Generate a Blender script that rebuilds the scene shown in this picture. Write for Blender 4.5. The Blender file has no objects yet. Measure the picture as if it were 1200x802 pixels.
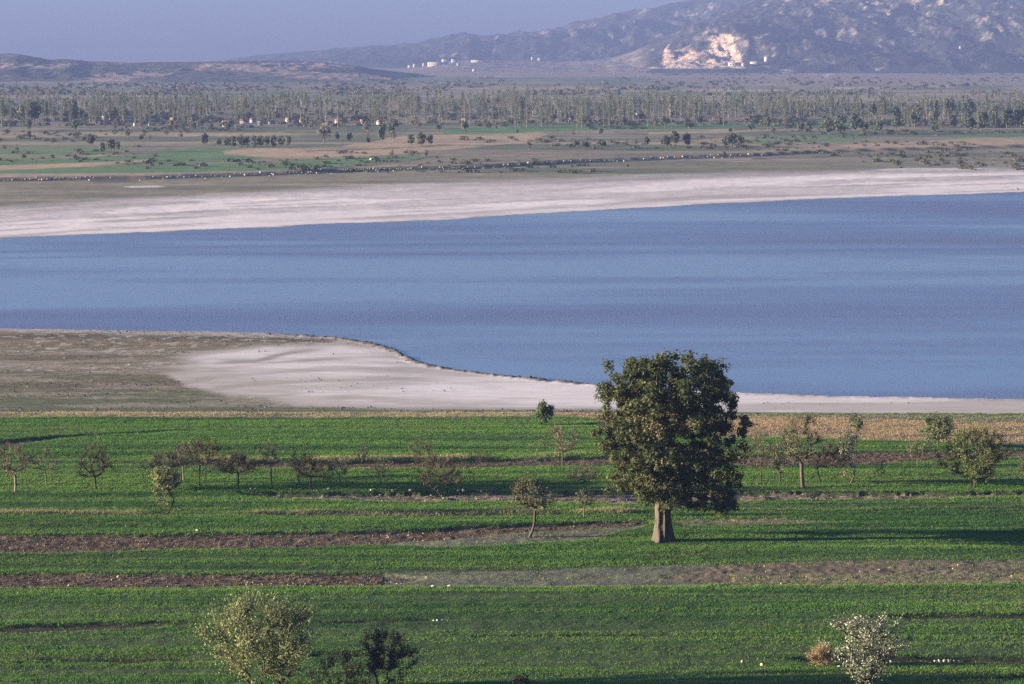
import bpy, math, random
import numpy as np
from mathutils import Vector

# ------------------------------------------------------------------ camera, sky, sun, exposure
scene = bpy.context.scene
COL = scene.collection
F = 100.0 / 36.0 * 1200.0            # focal length in photo pixels
CAMZ = 37.8
TILT = math.atan((401.0 - 60.0) / F)  # horizon at photo row 60
cam_data = bpy.data.cameras.new("camera")
cam_data.lens = 100.0
cam_data.sensor_width = 36.0
cam_data.clip_start = 1.0
cam_data.clip_end = 40000.0
cam = bpy.data.objects.new("camera", cam_data)
cam.location = (0, 0, CAMZ)
cam.rotation_euler = (math.pi / 2 - TILT, 0, 0)
COL.objects.link(cam)
scene.camera = cam

SUN_EL = math.radians(7.0)
SUN_AZ = math.radians(-94.0)         # from +Y clockwise: the sun stands to the left, a touch behind the camera
SUN_DIR = Vector((math.sin(SUN_AZ) * math.cos(SUN_EL), math.cos(SUN_AZ) * math.cos(SUN_EL), math.sin(SUN_EL)))
sun_data = bpy.data.lights.new("sun", 'SUN')
sun_data.energy = 5.0
sun_data.angle = math.radians(0.5)
sun_data.color = (1.0, 0.83, 0.62)
sun = bpy.data.objects.new("sun", sun_data)
sun.rotation_euler = (-SUN_DIR).to_track_quat('-Z', 'Y').to_euler()
sun.location = (-200, 0, 200)
COL.objects.link(sun)

world = bpy.data.worlds.new("World")
scene.world = world
world.use_nodes = True
wn = world.node_tree
wn.nodes.clear()
w_out = wn.nodes.new("ShaderNodeOutputWorld")
w_bg = wn.nodes.new("ShaderNodeBackground")
w_sky = wn.nodes.new("ShaderNodeTexSky")
w_sky.sky_type = 'NISHITA'
w_sky.sun_disc = False
w_sky.sun_elevation = SUN_EL
w_sky.sun_rotation = SUN_AZ
w_sky.air_density = 1.0
w_sky.dust_density = 1.0
w_sky.ozone_density = 5.0
w_bg.inputs['Strength'].default_value = 0.05
wn.links.new(w_sky.outputs[0], w_bg.inputs['Color'])
wn.links.new(w_bg.outputs[0], w_out.inputs['Surface'])

scene.view_settings.view_transform = 'Standard'
scene.view_settings.look = 'None'
scene.view_settings.exposure = 2.72
scene.view_settings.gamma = 1.0
scene.view_settings.use_curve_mapping = False
scene.cycles.use_denoising = False
scene.cycles.max_bounces = 6
scene.cycles.transparent_max_bounces = 8
scene.cycles.volume_bounces = 0

HAZE_DENSITY = 1.55e-4
HAZE_COLOR = (0.149, 0.197, 0.400)

# ------------------------------------------------------------------ helpers
rs = np.random.RandomState(7)


def tag(o, label=None, cat=None, group=None, kind=None):
    if label: o['label'] = label
    if cat: o['category'] = cat
    if group: o['group'] = group
    if kind: o['kind'] = kind
    return o


def empty(name, loc=(0, 0, 0), rz=0.0):
    o = bpy.data.objects.new(name, None)
    o.location = loc
    o.rotation_euler = (0, 0, rz)
    o.empty_display_size = 0.5
    COL.objects.link(o)
    return o


def make_mesh(name, verts, polys, cols=None, mats=None, matidx=None, smooth=False):
    """polys: list of int arrays (n,k); cols: per-vertex rgb; matidx: list parallel to polys"""
    verts = np.asarray(verts, dtype=np.float32)
    polys = [np.asarray(p, dtype=np.int32) for p in polys if len(p)]
    me = bpy.data.meshes.new(name)
    me.vertices.add(len(verts))
    me.vertices.foreach_set("co", verts.ravel())
    loops = np.concatenate([p.ravel() for p in polys])
    sizes = np.concatenate([np.full(len(p), p.shape[1], np.int32) for p in polys])
    starts = np.concatenate([[0], np.cumsum(sizes)[:-1]]).astype(np.int32)
    me.loops.add(len(loops))
    me.loops.foreach_set("vertex_index", loops)
    me.polygons.add(len(sizes))
    me.polygons.foreach_set("loop_start", starts)
    me.polygons.foreach_set("loop_total", sizes)
    if matidx is not None:
        mi = np.concatenate([np.full(len(p), m, np.int32) for p, m in zip(polys, matidx)])
        me.polygons.foreach_set("material_index", mi)
    if smooth:
        me.polygons.foreach_set("use_smooth", np.ones(len(sizes), bool))
    me.update(calc_edges=True)
    if cols is not None:
        at = me.color_attributes.new("Col", 'FLOAT_COLOR', 'POINT')
        c = np.ones((len(verts), 4), np.float32)
        c[:, :3] = cols
        at.data.foreach_set("color", c.ravel())
    for m in mats or []:
        me.materials.append(m)
    return me


def link(name, me, parent=None, loc=None):
    o = bpy.data.objects.new(name, me)
    COL.objects.link(o)
    if parent is not None: o.parent = parent
    if loc is not None: o.location = loc
    return o


class Acc:
    """collects vertices, polygons and colours"""
    def __init__(self):
        self.v, self.p, self.c, self.m, self.n = [], [], [], [], 0

    def add(self, v, p, c, m=0):
        v = np.asarray(v, float).reshape(-1, 3)
        p = np.asarray(p, int)
        if len(v) == 0: return
        c = np.asarray(c, float)
        if c.ndim == 1: c = np.repeat(c[None], len(v), 0)
        self.v.append(v); self.p.append(p + self.n); self.c.append(c); self.m.append(m)
        self.n += len(v)

    def mesh(self, name, mats, smooth=False):
        return make_mesh(name, np.concatenate(self.v), self.p, np.concatenate(self.c), mats, self.m, smooth)


def nrm(v):
    return v / np.maximum(np.linalg.norm(v, axis=-1, keepdims=True), 1e-9)


def hash2(ix, iy, seed):
    h = (ix.astype(np.int64) * 374761393 + iy.astype(np.int64) * 668265263 + seed * 1442695041) & 0xFFFFFFFF
    h = ((h ^ (h >> 13)) * 1274126177) & 0xFFFFFFFF
    h = ((h ^ (h >> 16)) * 2246822519) & 0xFFFFFFFF
    h = h ^ (h >> 15)
    return (h & 0xFFFFFF) / float(0xFFFFFF)


def noise(x, y, seed=0):
    x = np.asarray(x, float); y = np.asarray(y, float)
    ix = np.floor(x); iy = np.floor(y)
    fx = x - ix; fy = y - iy
    fx = fx * fx * fx * (fx * (fx * 6 - 15) + 10); fy = fy * fy * fy * (fy * (fy * 6 - 15) + 10)
    a = hash2(ix, iy, seed); b = hash2(ix + 1, iy, seed); c = hash2(ix, iy + 1, seed); d = hash2(ix + 1, iy + 1, seed)
    return (a * (1 - fx) + b * fx) * (1 - fy) + (c * (1 - fx) + d * fx) * fy


def fbm(x, y, seed=0, octs=4, gain=0.5, lac=2.07):
    t = 0; a = 1.0; s = 0.0
    for k in range(octs):
        t = t + a * noise(x, y, seed + 17 * k); s += a
        x = x * lac + 3.1; y = y * lac + 7.7; a *= gain
    return t / s


def ridged(x, y, seed=0, octs=4):
    t = 0; a = 1.0; s = 0.0
    for k in range(octs):
        t = t + a * (1 - np.abs(2 * noise(x, y, seed + 31 * k) - 1)); s += a
        x = x * 2.05 + 1.7; y = y * 2.05 + 4.3; a *= 0.52
    return t / s


def sstep(e0, e1, x):
    t = np.clip((x - e0) / (e1 - e0), 0, 1)
    return t * t * (3 - 2 * t)


CT, ST = math.cos(TILT), math.sin(TILT)


def project(x, y, z):
    """world -> photo pixel coordinates (used to lay the strips of the plain out where the photograph shows them)"""
    dz = z - CAMZ
    depth = np.maximum(y * CT - dz * ST, 1e-3)
    up = y * ST + dz * CT
    return 600 + F * x / depth, 401 - F * up / depth


def ray(px, py):
    r = (px - 600) / F; u = (401 - py) / F
    return np.array([r, CT + u * ST, -ST + u * CT])


def flat(px, py, z=0.0):
    d = ray(px, py)
    t = (z - CAMZ) / d[2]
    return d[0] * t, d[1] * t


# ------------------------------------------------------------------ materials
def new_mat(name):
    m = bpy.data.materials.new(name)
    m.use_nodes = True
    m.node_tree.nodes.clear()
    return m, m.node_tree.nodes, m.node_tree.links


def mat_ground(name, scale=2.0, amount=0.35, bump=0.4, bdist=0.05, rough=0.95, stretch=1.0):
    m, N, L = new_mat(name)
    out = N.new("ShaderNodeOutputMaterial"); bs = N.new("ShaderNodeBsdfPrincipled")
    bs.inputs['Roughness'].default_value = rough
    bs.inputs['Specular IOR Level'].default_value = 0.15
    at = N.new("ShaderNodeVertexColor"); at.layer_name = "Col"
    tc = N.new("ShaderNodeTexCoord"); mp = N.new("ShaderNodeMapping")
    mp.inputs['Scale'].default_value = (1.0 / stretch, 1, 1)
    nz = N.new("ShaderNodeTexNoise"); nz.inputs['Scale'].default_value = scale
    nz.inputs['Detail'].default_value = 6; nz.inputs['Roughness'].default_value = 0.65
    mr = N.new("ShaderNodeMapRange")
    mr.inputs[1].default_value = 0.25; mr.inputs[2].default_value = 0.75
    mr.inputs[3].default_value = 1 - amount; mr.inputs[4].default_value = 1 + amount
    mx = N.new("ShaderNodeVectorMath"); mx.operation = 'SCALE'
    bp = N.new("ShaderNodeBump"); bp.inputs['Strength'].default_value = bump; bp.inputs['Distance'].default_value = bdist
    L.new(tc.outputs['Object'], mp.inputs[0]); L.new(mp.outputs[0], nz.inputs['Vector'])
    L.new(nz.outputs[0], mr.inputs[0]); L.new(at.outputs[0], mx.inputs[0]); L.new(mr.outputs[0], mx.inputs['Scale'])
    L.new(mx.outputs[0], bs.inputs['Base Color']); L.new(nz.outputs[0], bp.inputs['Height'])
    L.new(bp.outputs[0], bs.inputs['Normal']); L.new(bs.outputs[0], out.inputs[0])
    return m


def mat_leaf(name, trans=0.35, rough=0.6):
    m, N, L = new_mat(name)
    out = N.new("ShaderNodeOutputMaterial"); bs = N.new("ShaderNodeBsdfPrincipled"); tr = N.new("ShaderNodeBsdfTranslucent")
    bs.inputs['Roughness'].default_value = rough; bs.inputs['Specular IOR Level'].default_value = 0.12
    at = N.new("ShaderNodeVertexColor"); at.layer_name = "Col"; mx = N.new("ShaderNodeMixShader"); mx.inputs[0].default_value = trans
    L.new(at.outputs[0], bs.inputs['Base Color']); L.new(at.outputs[0], tr.inputs[0])
    L.new(bs.outputs[0], mx.inputs[1]); L.new(tr.outputs[0], mx.inputs[2]); L.new(mx.outputs[0], out.inputs[0])
    return m


def mat_bark(name, scale=6.0, amount=0.5, bump=0.8, bdist=0.06, zstretch=0.15):
    m, N, L = new_mat(name)
    out = N.new("ShaderNodeOutputMaterial"); bs = N.new("ShaderNodeBsdfPrincipled")
    bs.inputs['Roughness'].default_value = 0.95; bs.inputs['Specular IOR Level'].default_value = 0.1
    at = N.new("ShaderNodeVertexColor"); at.layer_name = "Col"
    tc = N.new("ShaderNodeTexCoord"); mp = N.new("ShaderNodeMapping"); mp.inputs['Scale'].default_value = (1, 1, zstretch)
    nz = N.new("ShaderNodeTexNoise"); nz.inputs['Scale'].default_value = scale; nz.inputs['Detail'].default_value = 5
    mr = N.new("ShaderNodeMapRange"); mr.inputs[1].default_value = 0.3; mr.inputs[2].default_value = 0.7
    mr.inputs[3].default_value = 1 - amount; mr.inputs[4].default_value = 1 + amount
    mx = N.new("ShaderNodeVectorMath"); mx.operation = 'SCALE'
    bp = N.new("ShaderNodeBump"); bp.inputs['Strength'].default_value = bump; bp.inputs['Distance'].default_value = bdist
    L.new(tc.outputs['Object'], mp.inputs[0]); L.new(mp.outputs[0], nz.inputs['Vector']); L.new(nz.outputs[0], mr.inputs[0])
    L.new(at.outputs[0], mx.inputs[0]); L.new(mr.outputs[0], mx.inputs['Scale']); L.new(mx.outputs[0], bs.inputs['Base Color'])
    L.new(nz.outputs[0], bp.inputs['Height']); L.new(bp.outputs[0], bs.inputs['Normal']); L.new(bs.outputs[0], out.inputs[0])
    return m


def mat_plain(name, col, rough=0.8, var=0.2, scale=1.5):
    m, N, L = new_mat(name)
    out = N.new("ShaderNodeOutputMaterial"); bs = N.new("ShaderNodeBsdfPrincipled"); bs.inputs['Roughness'].default_value = rough
    tc = N.new("ShaderNodeTexCoord"); nz = N.new("ShaderNodeTexNoise"); nz.inputs['Scale'].default_value = scale; nz.inputs['Detail'].default_value = 4
    mr = N.new("ShaderNodeMapRange"); mr.inputs[1].default_value = 0.3; mr.inputs[2].default_value = 0.7
    mr.inputs[3].default_value = 1 - var; mr.inputs[4].default_value = 1 + var
    mx = N.new("ShaderNodeVectorMath"); mx.operation = 'SCALE'; mx.inputs[0].default_value = col
    L.new(tc.outputs['Object'], nz.inputs['Vector']); L.new(nz.outputs[0], mr.inputs[0]); L.new(mr.outputs[0], mx.inputs['Scale'])
    L.new(mx.outputs[0], bs.inputs['Base Color']); L.new(bs.outputs[0], out.inputs[0])
    return m


def mat_water():
    m, N, L = new_mat("lake_water")
    out = N.new("ShaderNodeOutputMaterial"); bs = N.new("ShaderNodeBsdfPrincipled")
    bs.inputs['Base Color'].default_value = (0.138, 0.144, 0.232, 1)
    bs.inputs['IOR'].default_value = 1.33
    tc = N.new("ShaderNodeTexCoord"); mp = N.new("ShaderNodeMapping"); mp.inputs['Scale'].default_value = (3.1, 2.3, 1)
    nz = N.new("ShaderNodeTexNoise"); nz.inputs['Scale'].default_value = 1.0; nz.inputs['Detail'].default_value = 4
    L.new(tc.outputs['Object'], mp.inputs[0]); L.new(mp.outputs[0], nz.inputs['Vector'])
    at = N.new("ShaderNodeVertexColor"); at.layer_name = "Col"          # red holds how strongly the wind ripples the water
    sp = N.new("ShaderNodeSeparateColor"); L.new(at.outputs[0], sp.inputs[0])
    mr = N.new("ShaderNodeMapRange"); mr.inputs[3].default_value = 0.20; mr.inputs[4].default_value = 1.0
    L.new(sp.outputs[0], mr.inputs[0])
    rg = N.new("ShaderNodeMapRange"); rg.inputs[3].default_value = 0.16; rg.inputs[4].default_value = 0.42
    L.new(sp.outputs[0], rg.inputs[0]); L.new(rg.outputs[0], bs.inputs['Roughness'])
    bp = N.new("ShaderNodeBump"); bp.inputs['Distance'].default_value = 0.085
    m2 = N.new("ShaderNodeMapping"); m2.inputs['Scale'].default_value = (0.42, 0.11, 1)
    n2 = N.new("ShaderNodeTexNoise"); n2.inputs['Scale'].default_value = 1.0; n2.inputs['Detail'].default_value = 5; n2.inputs['Roughness'].default_value = 0.75
    L.new(tc.outputs['Object'], m2.inputs[0]); L.new(m2.outputs[0], n2.inputs['Vector'])
    mg = N.new("ShaderNodeMapRange"); mg.inputs[1].default_value = 0.36; mg.inputs[2].default_value = 0.64; mg.inputs[3].default_value = 0.25; mg.inputs[4].default_value = 1.9
    L.new(n2.outputs[0], mg.inputs[0])
    mu = N.new("ShaderNodeMath"); mu.operation = 'MULTIPLY'; L.new(mr.outputs[0], mu.inputs[0]); L.new(mg.outputs[0], mu.inputs[1])
    L.new(mu.outputs[0], bp.inputs['Strength']); L.new(nz.outputs[0], bp.inputs['Height'])
    L.new(bp.outputs[0], bs.inputs['Normal']); L.new(bs.outputs[0], out.inputs[0])
    return m


M_FIELD = mat_ground("field_earth", 3.0, 0.4, 0.5, 0.08)
M_PLOUGH = mat_ground("ploughed_earth", 3.5, 0.65, 1.0, 0.15)
M_MUD = mat_ground("dry_mud", 1.3, 0.6, 0.9, 0.14, stretch=2.5)
M_SAND = mat_ground("pale_sand", 0.6, 0.14, 0.35, 0.06, stretch=3.0)
M_PLAIN = mat_ground("plain_earth", 0.12, 0.35, 0.3, 0.2, stretch=2.0)
M_HILL = mat_ground("hill_rock", 0.09, 0.6, 1.0, 5.0)
M_GRASS = mat_leaf("grass_blades", 0.38, 0.8)
M_LEAF = mat_leaf("foliage", 0.30, 0.6)
M_BARK = mat_bark("bark")
M_TWIG = mat_bark("twigs", 8, 0.3, 0.2, 0.02)
M_STONE = mat_ground("field_stone", 5.0, 0.25, 0.6, 0.08)
M_WATER = mat_water()

# ------------------------------------------------------------------ terrain shape
NEAR_SHORE = [(-900, 386), (-300, 385), (0, 385), (120, 386), (250, 387.5), (330, 390), (385, 394), (430, 401), (462, 410), (478, 419), (500, 427), (540, 434), (580, 439),
              (640, 444.5), (700, 450), (790, 456), (900, 461), (1050, 464), (1200, 467), (1500, 470), (2100, 474)]
FAR_SHORE = [(-900, 322), (-300, 299), (0, 279), (150, 273.5), (300, 267.5), (400, 262.5), (520, 257.5), (640, 251), (800, 241), (960, 234), (1100, 229), (1200, 225.5), (1500, 216), (2100, 204)]


def shore_fn(pts):
    aa, dd = [], []
    for p in pts:
        x, y = flat(p[0], p[1], 0.0)
        aa.append(x / y); dd.append(y)
    return np.array(aa), np.array(dd)


NS_A, NS_D = shore_fn(NEAR_SHORE)
FS_A, FS_D = shore_fn(FAR_SHORE)
DYKE = [(-900, 236), (-300, 221), (0, 212), (110, 210), (170, 209.5), (300, 205.5), (420, 200.5), (560, 197), (680, 190.5), (880, 183), (970, 178.5), (1200, 172.5), (1500, 166), (2100, 158)]
DY_A, DY_D = [], []
for p in DYKE:
    x, y = flat(p[0], p[1], 0.6)
    DY_A.append(x / y); DY_D.append(y)
DY_A = np.array(DY_A); DY_D = np.array(DY_D)


def shore_dist(x, y):
    a = x / np.maximum(y, 20.0)
    wob = (fbm(x * 0.05, y * 0.05, 5, 4) - 0.5)
    sn = np.interp(a, NS_A, NS_D) - y + wob * 5.0
    sf = y - np.interp(a, FS_A, FS_D) + wob * 14.0
    return sn, sf


def base_z(x, y):
    x = np.asarray(x, float); y = np.asarray(y, float)
    sn, sf = shore_dist(x, y)
    zn = 0.14 * (1 - np.exp(-np.maximum(sn, 0) / 28.0)) + 1.06 * sstep(306, 283, y)
    a = x / np.maximum(y, 20.0)
    dk = y - np.interp(a, DY_A, DY_D)
    zf = 0.55 * (1 - np.exp(-np.maximum(sf, 0) / 90.0)) + 0.9 * sstep(-3, 3, dk)
    z = np.where(sn > 0, zn, np.where(sf > 0, zf, -np.minimum(1.5, 0.03 * np.minimum(-np.minimum(sn, 0), -np.minimum(sf, 0)))))
    hill = np.maximum(155.0 - y, 0.0)
    z = z + np.where(hill > 0, 0.205 * hill * hill / (hill + 12.0), 0)
    return z


# the strips of the near fields: x stops, far edge, near edge (photo rows), kind
STRIPS = [
    ("plough", [-400, 0, 200, 400, 500, 600, 700, 760, 768], [628, 627, 627, 623, 619, 615, 611, 610, 612], [652, 649.5, 645, 640, 633, 626.5, 619, 614, 612]),
    ("sparse", [425, 500, 600, 700, 755], [637, 632, 627, 620, 615], [637, 642, 638, 630, 617]),
    ("sparsebrown", [785, 800, 900, 985], [611, 609, 608, 610], [611, 617, 615, 610]),
    ("plough", [-400, 0, 300, 440, 490], [674, 672, 671, 670, 675], [692, 690.5, 688, 686.5, 677]),
    ("sparse", [440, 520, 700, 820, 850], [670, 668, 664, 661, 664], [687, 687, 686, 687, 680]),
    ("sparsebrown", [765, 850, 1000, 1200, 1600], [674, 661, 657, 656, 655], [675, 687, 686, 684, 682]),
    ("gravel", [285, 350, 500, 740, 870, 1000, 1200, 1600], [579, 578, 577.5, 577, 577, 577, 578, 579], [580, 586, 589, 590, 586, 584.5, 583, 582]),
    ("plough", [180, 240, 300, 400, 560, 700, 860, 1000, 1100, 1200, 1600], [545, 543, 543, 542, 540, 537, 534, 530, 528, 527, 526],
     [546, 548, 550, 549.5, 549, 547, 547, 545, 541, 536, 535]),
    ("bank", [-400, 0, 100, 230, 300], [523, 519, 511.5, 505.5, 505.2], [530, 525, 514.5, 506.6, 505.5]),
    ("dry", [-400, 0, 400, 700, 760, 860], [483, 483, 483.5, 484, 484, 487], [490, 489.5, 489, 488.5, 489, 489]),
    ("drygold", [640, 760, 860, 1000, 1100, 1200, 1600], [483, 485, 487.5, 489, 491, 496, 499], [488, 493, 514, 516, 519, 524, 526]),
    ("olive", [640, 760, 860, 1000, 1200, 1600], [481, 482, 483, 484, 486, 488], [484, 486, 488.5, 490, 497.5, 501]),
    ("dryline", [-400, 0, 300, 600, 740, 760], [601.5, 601.5, 601, 601, 600, 601], [605, 605, 604.5, 604.5, 603, 601]),
    ("dryline", [240, 400, 560, 700, 720], [541, 539, 537, 533, 534], [543, 541.5, 539.5, 536.5, 534]),
    ("thin", [-400, 0, 130, 250, 260], [738, 734, 731, 729, 731], [747, 744, 740, 733, 731]),
    ("thin", [330, 400, 500, 560], [729, 728, 726, 727], [730, 732, 729, 727]),
    ("thin", [-400, 0, 200, 250], [774, 772, 770, 773], [781, 779, 776, 773]),
    ("thin", [350, 380, 440, 520], [766, 763, 762, 764], [767, 769, 768, 764]),
    ("thin", [1020, 1080, 1200, 1600], [724, 721, 720, 719], [724, 727, 728, 728]),
    ("thin", [920, 960, 1060, 1200, 1600], [771, 769, 770, 769, 767], [772, 775, 775, 777, 776]),
    ("thin", [1060, 1120, 1200, 1600], [795, 793, 790, 788], [795, 797, 795, 793]),
    ("thin", [860, 1000, 1100, 1200, 1600], [597.5, 597, 595, 594, 594], [598, 599, 598, 597.5, 597]),
    ("thin", [560, 700, 900, 1000], [745, 744, 746, 747], [745.5, 747, 748, 747.5]),
]
SAND_TOP = [(170, 426), (200, 419), (235, 412), (270, 407), (300, 404), (350, 404), (400, 402), (440, 404), (470, 409), (480, 416), (3000, 416)]
SAND_BOT = [(170, 426), (190, 437), (215, 451), (260, 463), (310, 469), (350, 473.5), (480, 477.5), (640, 480), (760, 481), (900, 485), (1200, 488.5), (1600, 491)]


def blend(c, m, col):
    return c * (1 - m[:, None]) + np.asarray(col)[None] * m[:, None]


def surface(x, y):
    """height, region id, colour, grass density, grass height and grass dryness at ground points"""
    x = np.asarray(x, float); y = np.asarray(y, float)
    z = base_z(x, y)
    sn, sf = shore_dist(x, y)
    px, py = project(x, y, z)
    n1 = fbm(x * 0.9, y * 0.9, 11, 3); n2 = fbm(x * 0.12, y * 0.3, 12, 4); n3 = fbm(x * 0.02, y * 0.06, 13, 4)
    n4 = noise(x * 3.1, y * 3.1, 14)
    ones = np.ones_like(x)
    region = np.where(sn > 0, 0, np.where(sf > 0, 6, 4))
    col = np.zeros((len(x), 3))
    gd = np.zeros_like(x); gh = np.zeros_like(x); dry = np.zeros_like(x)
    near = sn > 0
    # ---- green field
    pyj = py + (n2 - 0.5) * 2.2 * np.clip(py / 600, .5, 1.6) + (n1 - .5) * 1.2
    pxj = px + (n3 - 0.5) * 60
    fld = near & (pyj > 484.5)
    g = np.array([0.050, 0.075, 0.024])
    col[:] = g
    rows = noise(x * 0.02 + 0.15 * y, y * 1.7 + x * 0.01, 16)
    streak = 0.78 * fbm(x * 0.045, y * 0.5, 15, 5, 0.6) + 0.22 * rows + 0.10 * sstep(700, 560, py) - 0.04 * sstep(690, 800, py) - 0.05 * sstep(700, 800, py) * sstep(500, 100, px)
    gd = np.where(fld, np.clip(0.60 + 3.0 * (streak - 0.43), 0.06, 1.0), 0)
    gh = np.where(fld, 0.085 + 0.05 * n2 + 0.20 * (streak - 0.48), 0)
    z = z + np.where(fld, (n1 - 0.5) * 0.08 + (streak - 0.5) * 0.16 + (n3 - .5) * 0.5, 0)
    # ---- mud and sand
    mud = near & ~fld
    cm = np.array([0.162, 0.126, 0.074]) * (0.45 + 0.6 * n3 + 0.6 * n2)[:, None]
    olive = sstep(425, 470, py + (n3 - .5) * 50 + np.clip((300 - px) * 0.02, -6, 6)) * sstep(0.25, 0.6, n2 + 0.25)
    cm = blend(cm, np.clip(olive, 0, 1) * 0.85, (0.100, 0.112, 0.050))
    pale = sstep(0.50, 0.66, fbm(x * 0.05, y * 0.16, 21, 5, 0.62)) * 0.6
    cm = blend(cm, pale, (0.31, 0.25, 0.185))
    # sand
    jy = (fbm(x * 0.05, y * 0.11, 22, 5, 0.6) - .5) * 20
    tp = np.interp(px, [p[0] for p in SAND_TOP], [p[1] for p in SAND_TOP]) - 40 * (px > 500)
    bt = np.interp(px, [p[0] for p in SAND_BOT], [p[1] for p in SAND_BOT])
    sd = mud & (px > 168) & (py + jy * .7 > tp) & (py + jy * 0.5 < bt)
    sdf = np.where(mud, sstep(-5, 6, py + jy * .9 - tp) * sstep(-5.0, 4.0, bt - py - jy * .45) * sstep(165, 215, px + jy * 5), 0)
    lj = jy * 0.35
    lane = np.exp(-((py + lj - np.interp(px, [240, 300, 340, 400], [424, 421, 412, 406])) / 2.6) ** 2) * sstep(240, 275, px) * (1 - sstep(340, 400, px)) + 0.7 * np.exp(-((py + lj - np.interp(px, [300, 360, 420], [424, 421, 419])) / 1.8) ** 2) * sstep(290, 320, px) * (1 - sstep(360, 420, px))
    lane = np.clip(lane, 0, 1)
    cs = np.array([0.66, 0.575, 0.53]) * (0.88 + 0.24 * n3)[:, None]
    cs = blend(cs, sstep(0.54, 0.68, fbm(x * 0.06, y * 0.30, 24, 5, 0.62)) * 0.4, (0.36, 0.31, 0.27))
    wsh = sstep(0.42, 0.66, fbm(x * 0.025, y * 0.07, 26, 5, 0.6) + 0.16 * sstep(330, 200, px) + 0.10 * sstep(468, 482, py))
    cs = blend(cs, wsh * 0.7, (0.38, 0.32, 0.265))
    arc = noise((py + jy * 0.6 - 0.00045 * (px - 420) ** 2) * 0.16, px * 0.004, 27)
    cs = blend(cs, sstep(0.60, 0.78, arc) * 0.5 * sstep(620, 380, px), (0.30, 0.25, 0.20))
    cs = blend(cs, lane * 0.8, (0.20, 0.175, 0.14))
    cm = cm * (1 - sdf[:, None]) + cs * sdf[:, None]
    # pale wash along the left water line and a dark wet rim
    dkb = mud * np.exp(-((py + jy * .3 - np.interp(px, [0, 200, 400], [394, 396, 399])) / 2.2) ** 2) * (1 - sstep(360, 440, px)) * sstep(.35, .55, n2 + .1)
    cm = blend(cm, dkb * 0.7, (0.075, 0.062, 0.045))
    spk = mud * (1 - sstep(430, 445, py)) * sstep(0.70, 0.80, noise(x * 1.1, y * 0.8, 25)) * sstep(.45, .6, n3 + .05) * (1 - sdf)
    cm = blend(cm, spk * 0.7, (0.42, 0.37, 0.30))
    lw = mud * (1 - sstep(3.0, 8.0, sn + (n2 - .5) * 6)) * (px < 400)
    cm = blend(cm, lw * 0.8, (0.40, 0.34, 0.30))
    rim = mud * (1 - sstep(0.8, 2.6 + 5 * sstep(400, 440, px) * (1 - sstep(478, 520, px)), sn + (n2 - .5) * 2.0)) * sstep(270, 380, px) * (1 - 0.75 * sstep(660, 900, px))
    cm = blend(cm, rim * 0.9, (0.055, 0.050, 0.035))
    col = np.where(mud[:, None], cm, col)
    z = z + np.where(mud, (n2 - 0.5) * 0.10 * np.clip(sn / 6, 0, 1) * (1 - sdf * 0.7) + rim * (n1 - .2) * .35, 0)
    region = np.where(mud, np.where(sd | (sdf > 0.5), 3, 2), region)
    # ---- strips
    for i, (kind, xs, tops, bots) in enumerate(STRIPS):
        inx = (pxj > xs[0]) & (pxj < xs[-1])
        t = np.interp(pxj, xs, tops); b = np.interp(pxj, xs, bots)
        e = 0.6
        m = sstep(-e, e, pyj - t) * sstep(-e, e, b - pyj) * inx * near
        if not m.any(): continue
        if kind == "plough":
            c = np.array([0.088, 0.060, 0.036]) * (0.5 + 1.0 * n1)[:, None]
            c = blend(c, sstep(0.74, 0.86, n4) * 0.6, (0.27, 0.20, 0.15))
            gd *= 1 - m
            z = z - 0.22 * m + m * (fbm(x * 3.2, y * 2.6, 31, 2) - 0.5) * 0.07
            region = np.where(m > 0.5, 10 + i, region)
        elif kind == "gravel":
            c = np.array([0.155, 0.112, 0.088]) * (0.55 + 0.9 * n1)[:, None]
            c = blend(c, sstep(0.72, 0.84, n4) * 0.6, (0.38, 0.31, 0.25))
            gd *= 1 - 0.93 * m
            z = z - 0.34 * sstep(0, 0.15, m) + m * (n1 - 0.5) * 0.18
            region = np.where(m > 0.5, 10 + i, region)
        elif kind == "sparse":
            c = np.array([0.115, 0.115, 0.080]) * (0.6 + 0.8 * n1)[:, None]
            gd *= 1 - 0.72 * m; dry = np.maximum(dry, m * 0.55); gh *= 1 - 0.3 * m
            z = z - 0.03 * m
        elif kind == "sparsebrown":
            c = np.array([0.130, 0.098, 0.064]) * (0.5 + 1.0 * n1)[:, None]
            c = blend(c, sstep(0.74, 0.86, n4) * 0.5, (0.27, 0.20, 0.15))
            gd *= 1 - 0.45 * m; dry = np.maximum(dry, m * 0.62 * (n4 > .45)); gh *= 1 - 0.4 * m
            z = z - 0.03 * m + m * (n4 - 0.5) * 0.05
        elif kind == "olive":
            c = np.array([0.125, 0.115, 0.070]) * (0.6 + 0.8 * n1)[:, None]
            gd *= 1 - 0.7 * m; dry = np.maximum(dry, 0.6 * m); gh *= 0.7
        elif kind == "bank":
            c = np.array([0.040, 0.032, 0.022]) * (0.5 + 1.0 * n1)[:, None]
            gd *= 1 - 0.93 * m; z = z - 0.25 * m
        elif kind in ("dry", "drygold"):
            c = (np.array([0.27, 0.205, 0.135]) if kind == "dry" else np.array([0.27, 0.195, 0.115])) * (0.55 + 0.9 * n2)[:, None]
            spot = sstep(0.50, 0.66, fbm(x * 0.16, y * 0.55, 33, 4))
            gd = gd * (1 - m) + m * 0.55 * (1 - 0.6 * spot); dry = np.maximum(dry, m * (1.0 if kind == "dry" else 1.4)); gh = gh * (1 - m) + m * 0.20
            c = blend(c, spot * 0.75, (0.13, 0.095, 0.055)); dry = np.where((m > .5) & (spot > .6) & (n4 > .45), 0.55, dry)
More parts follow.
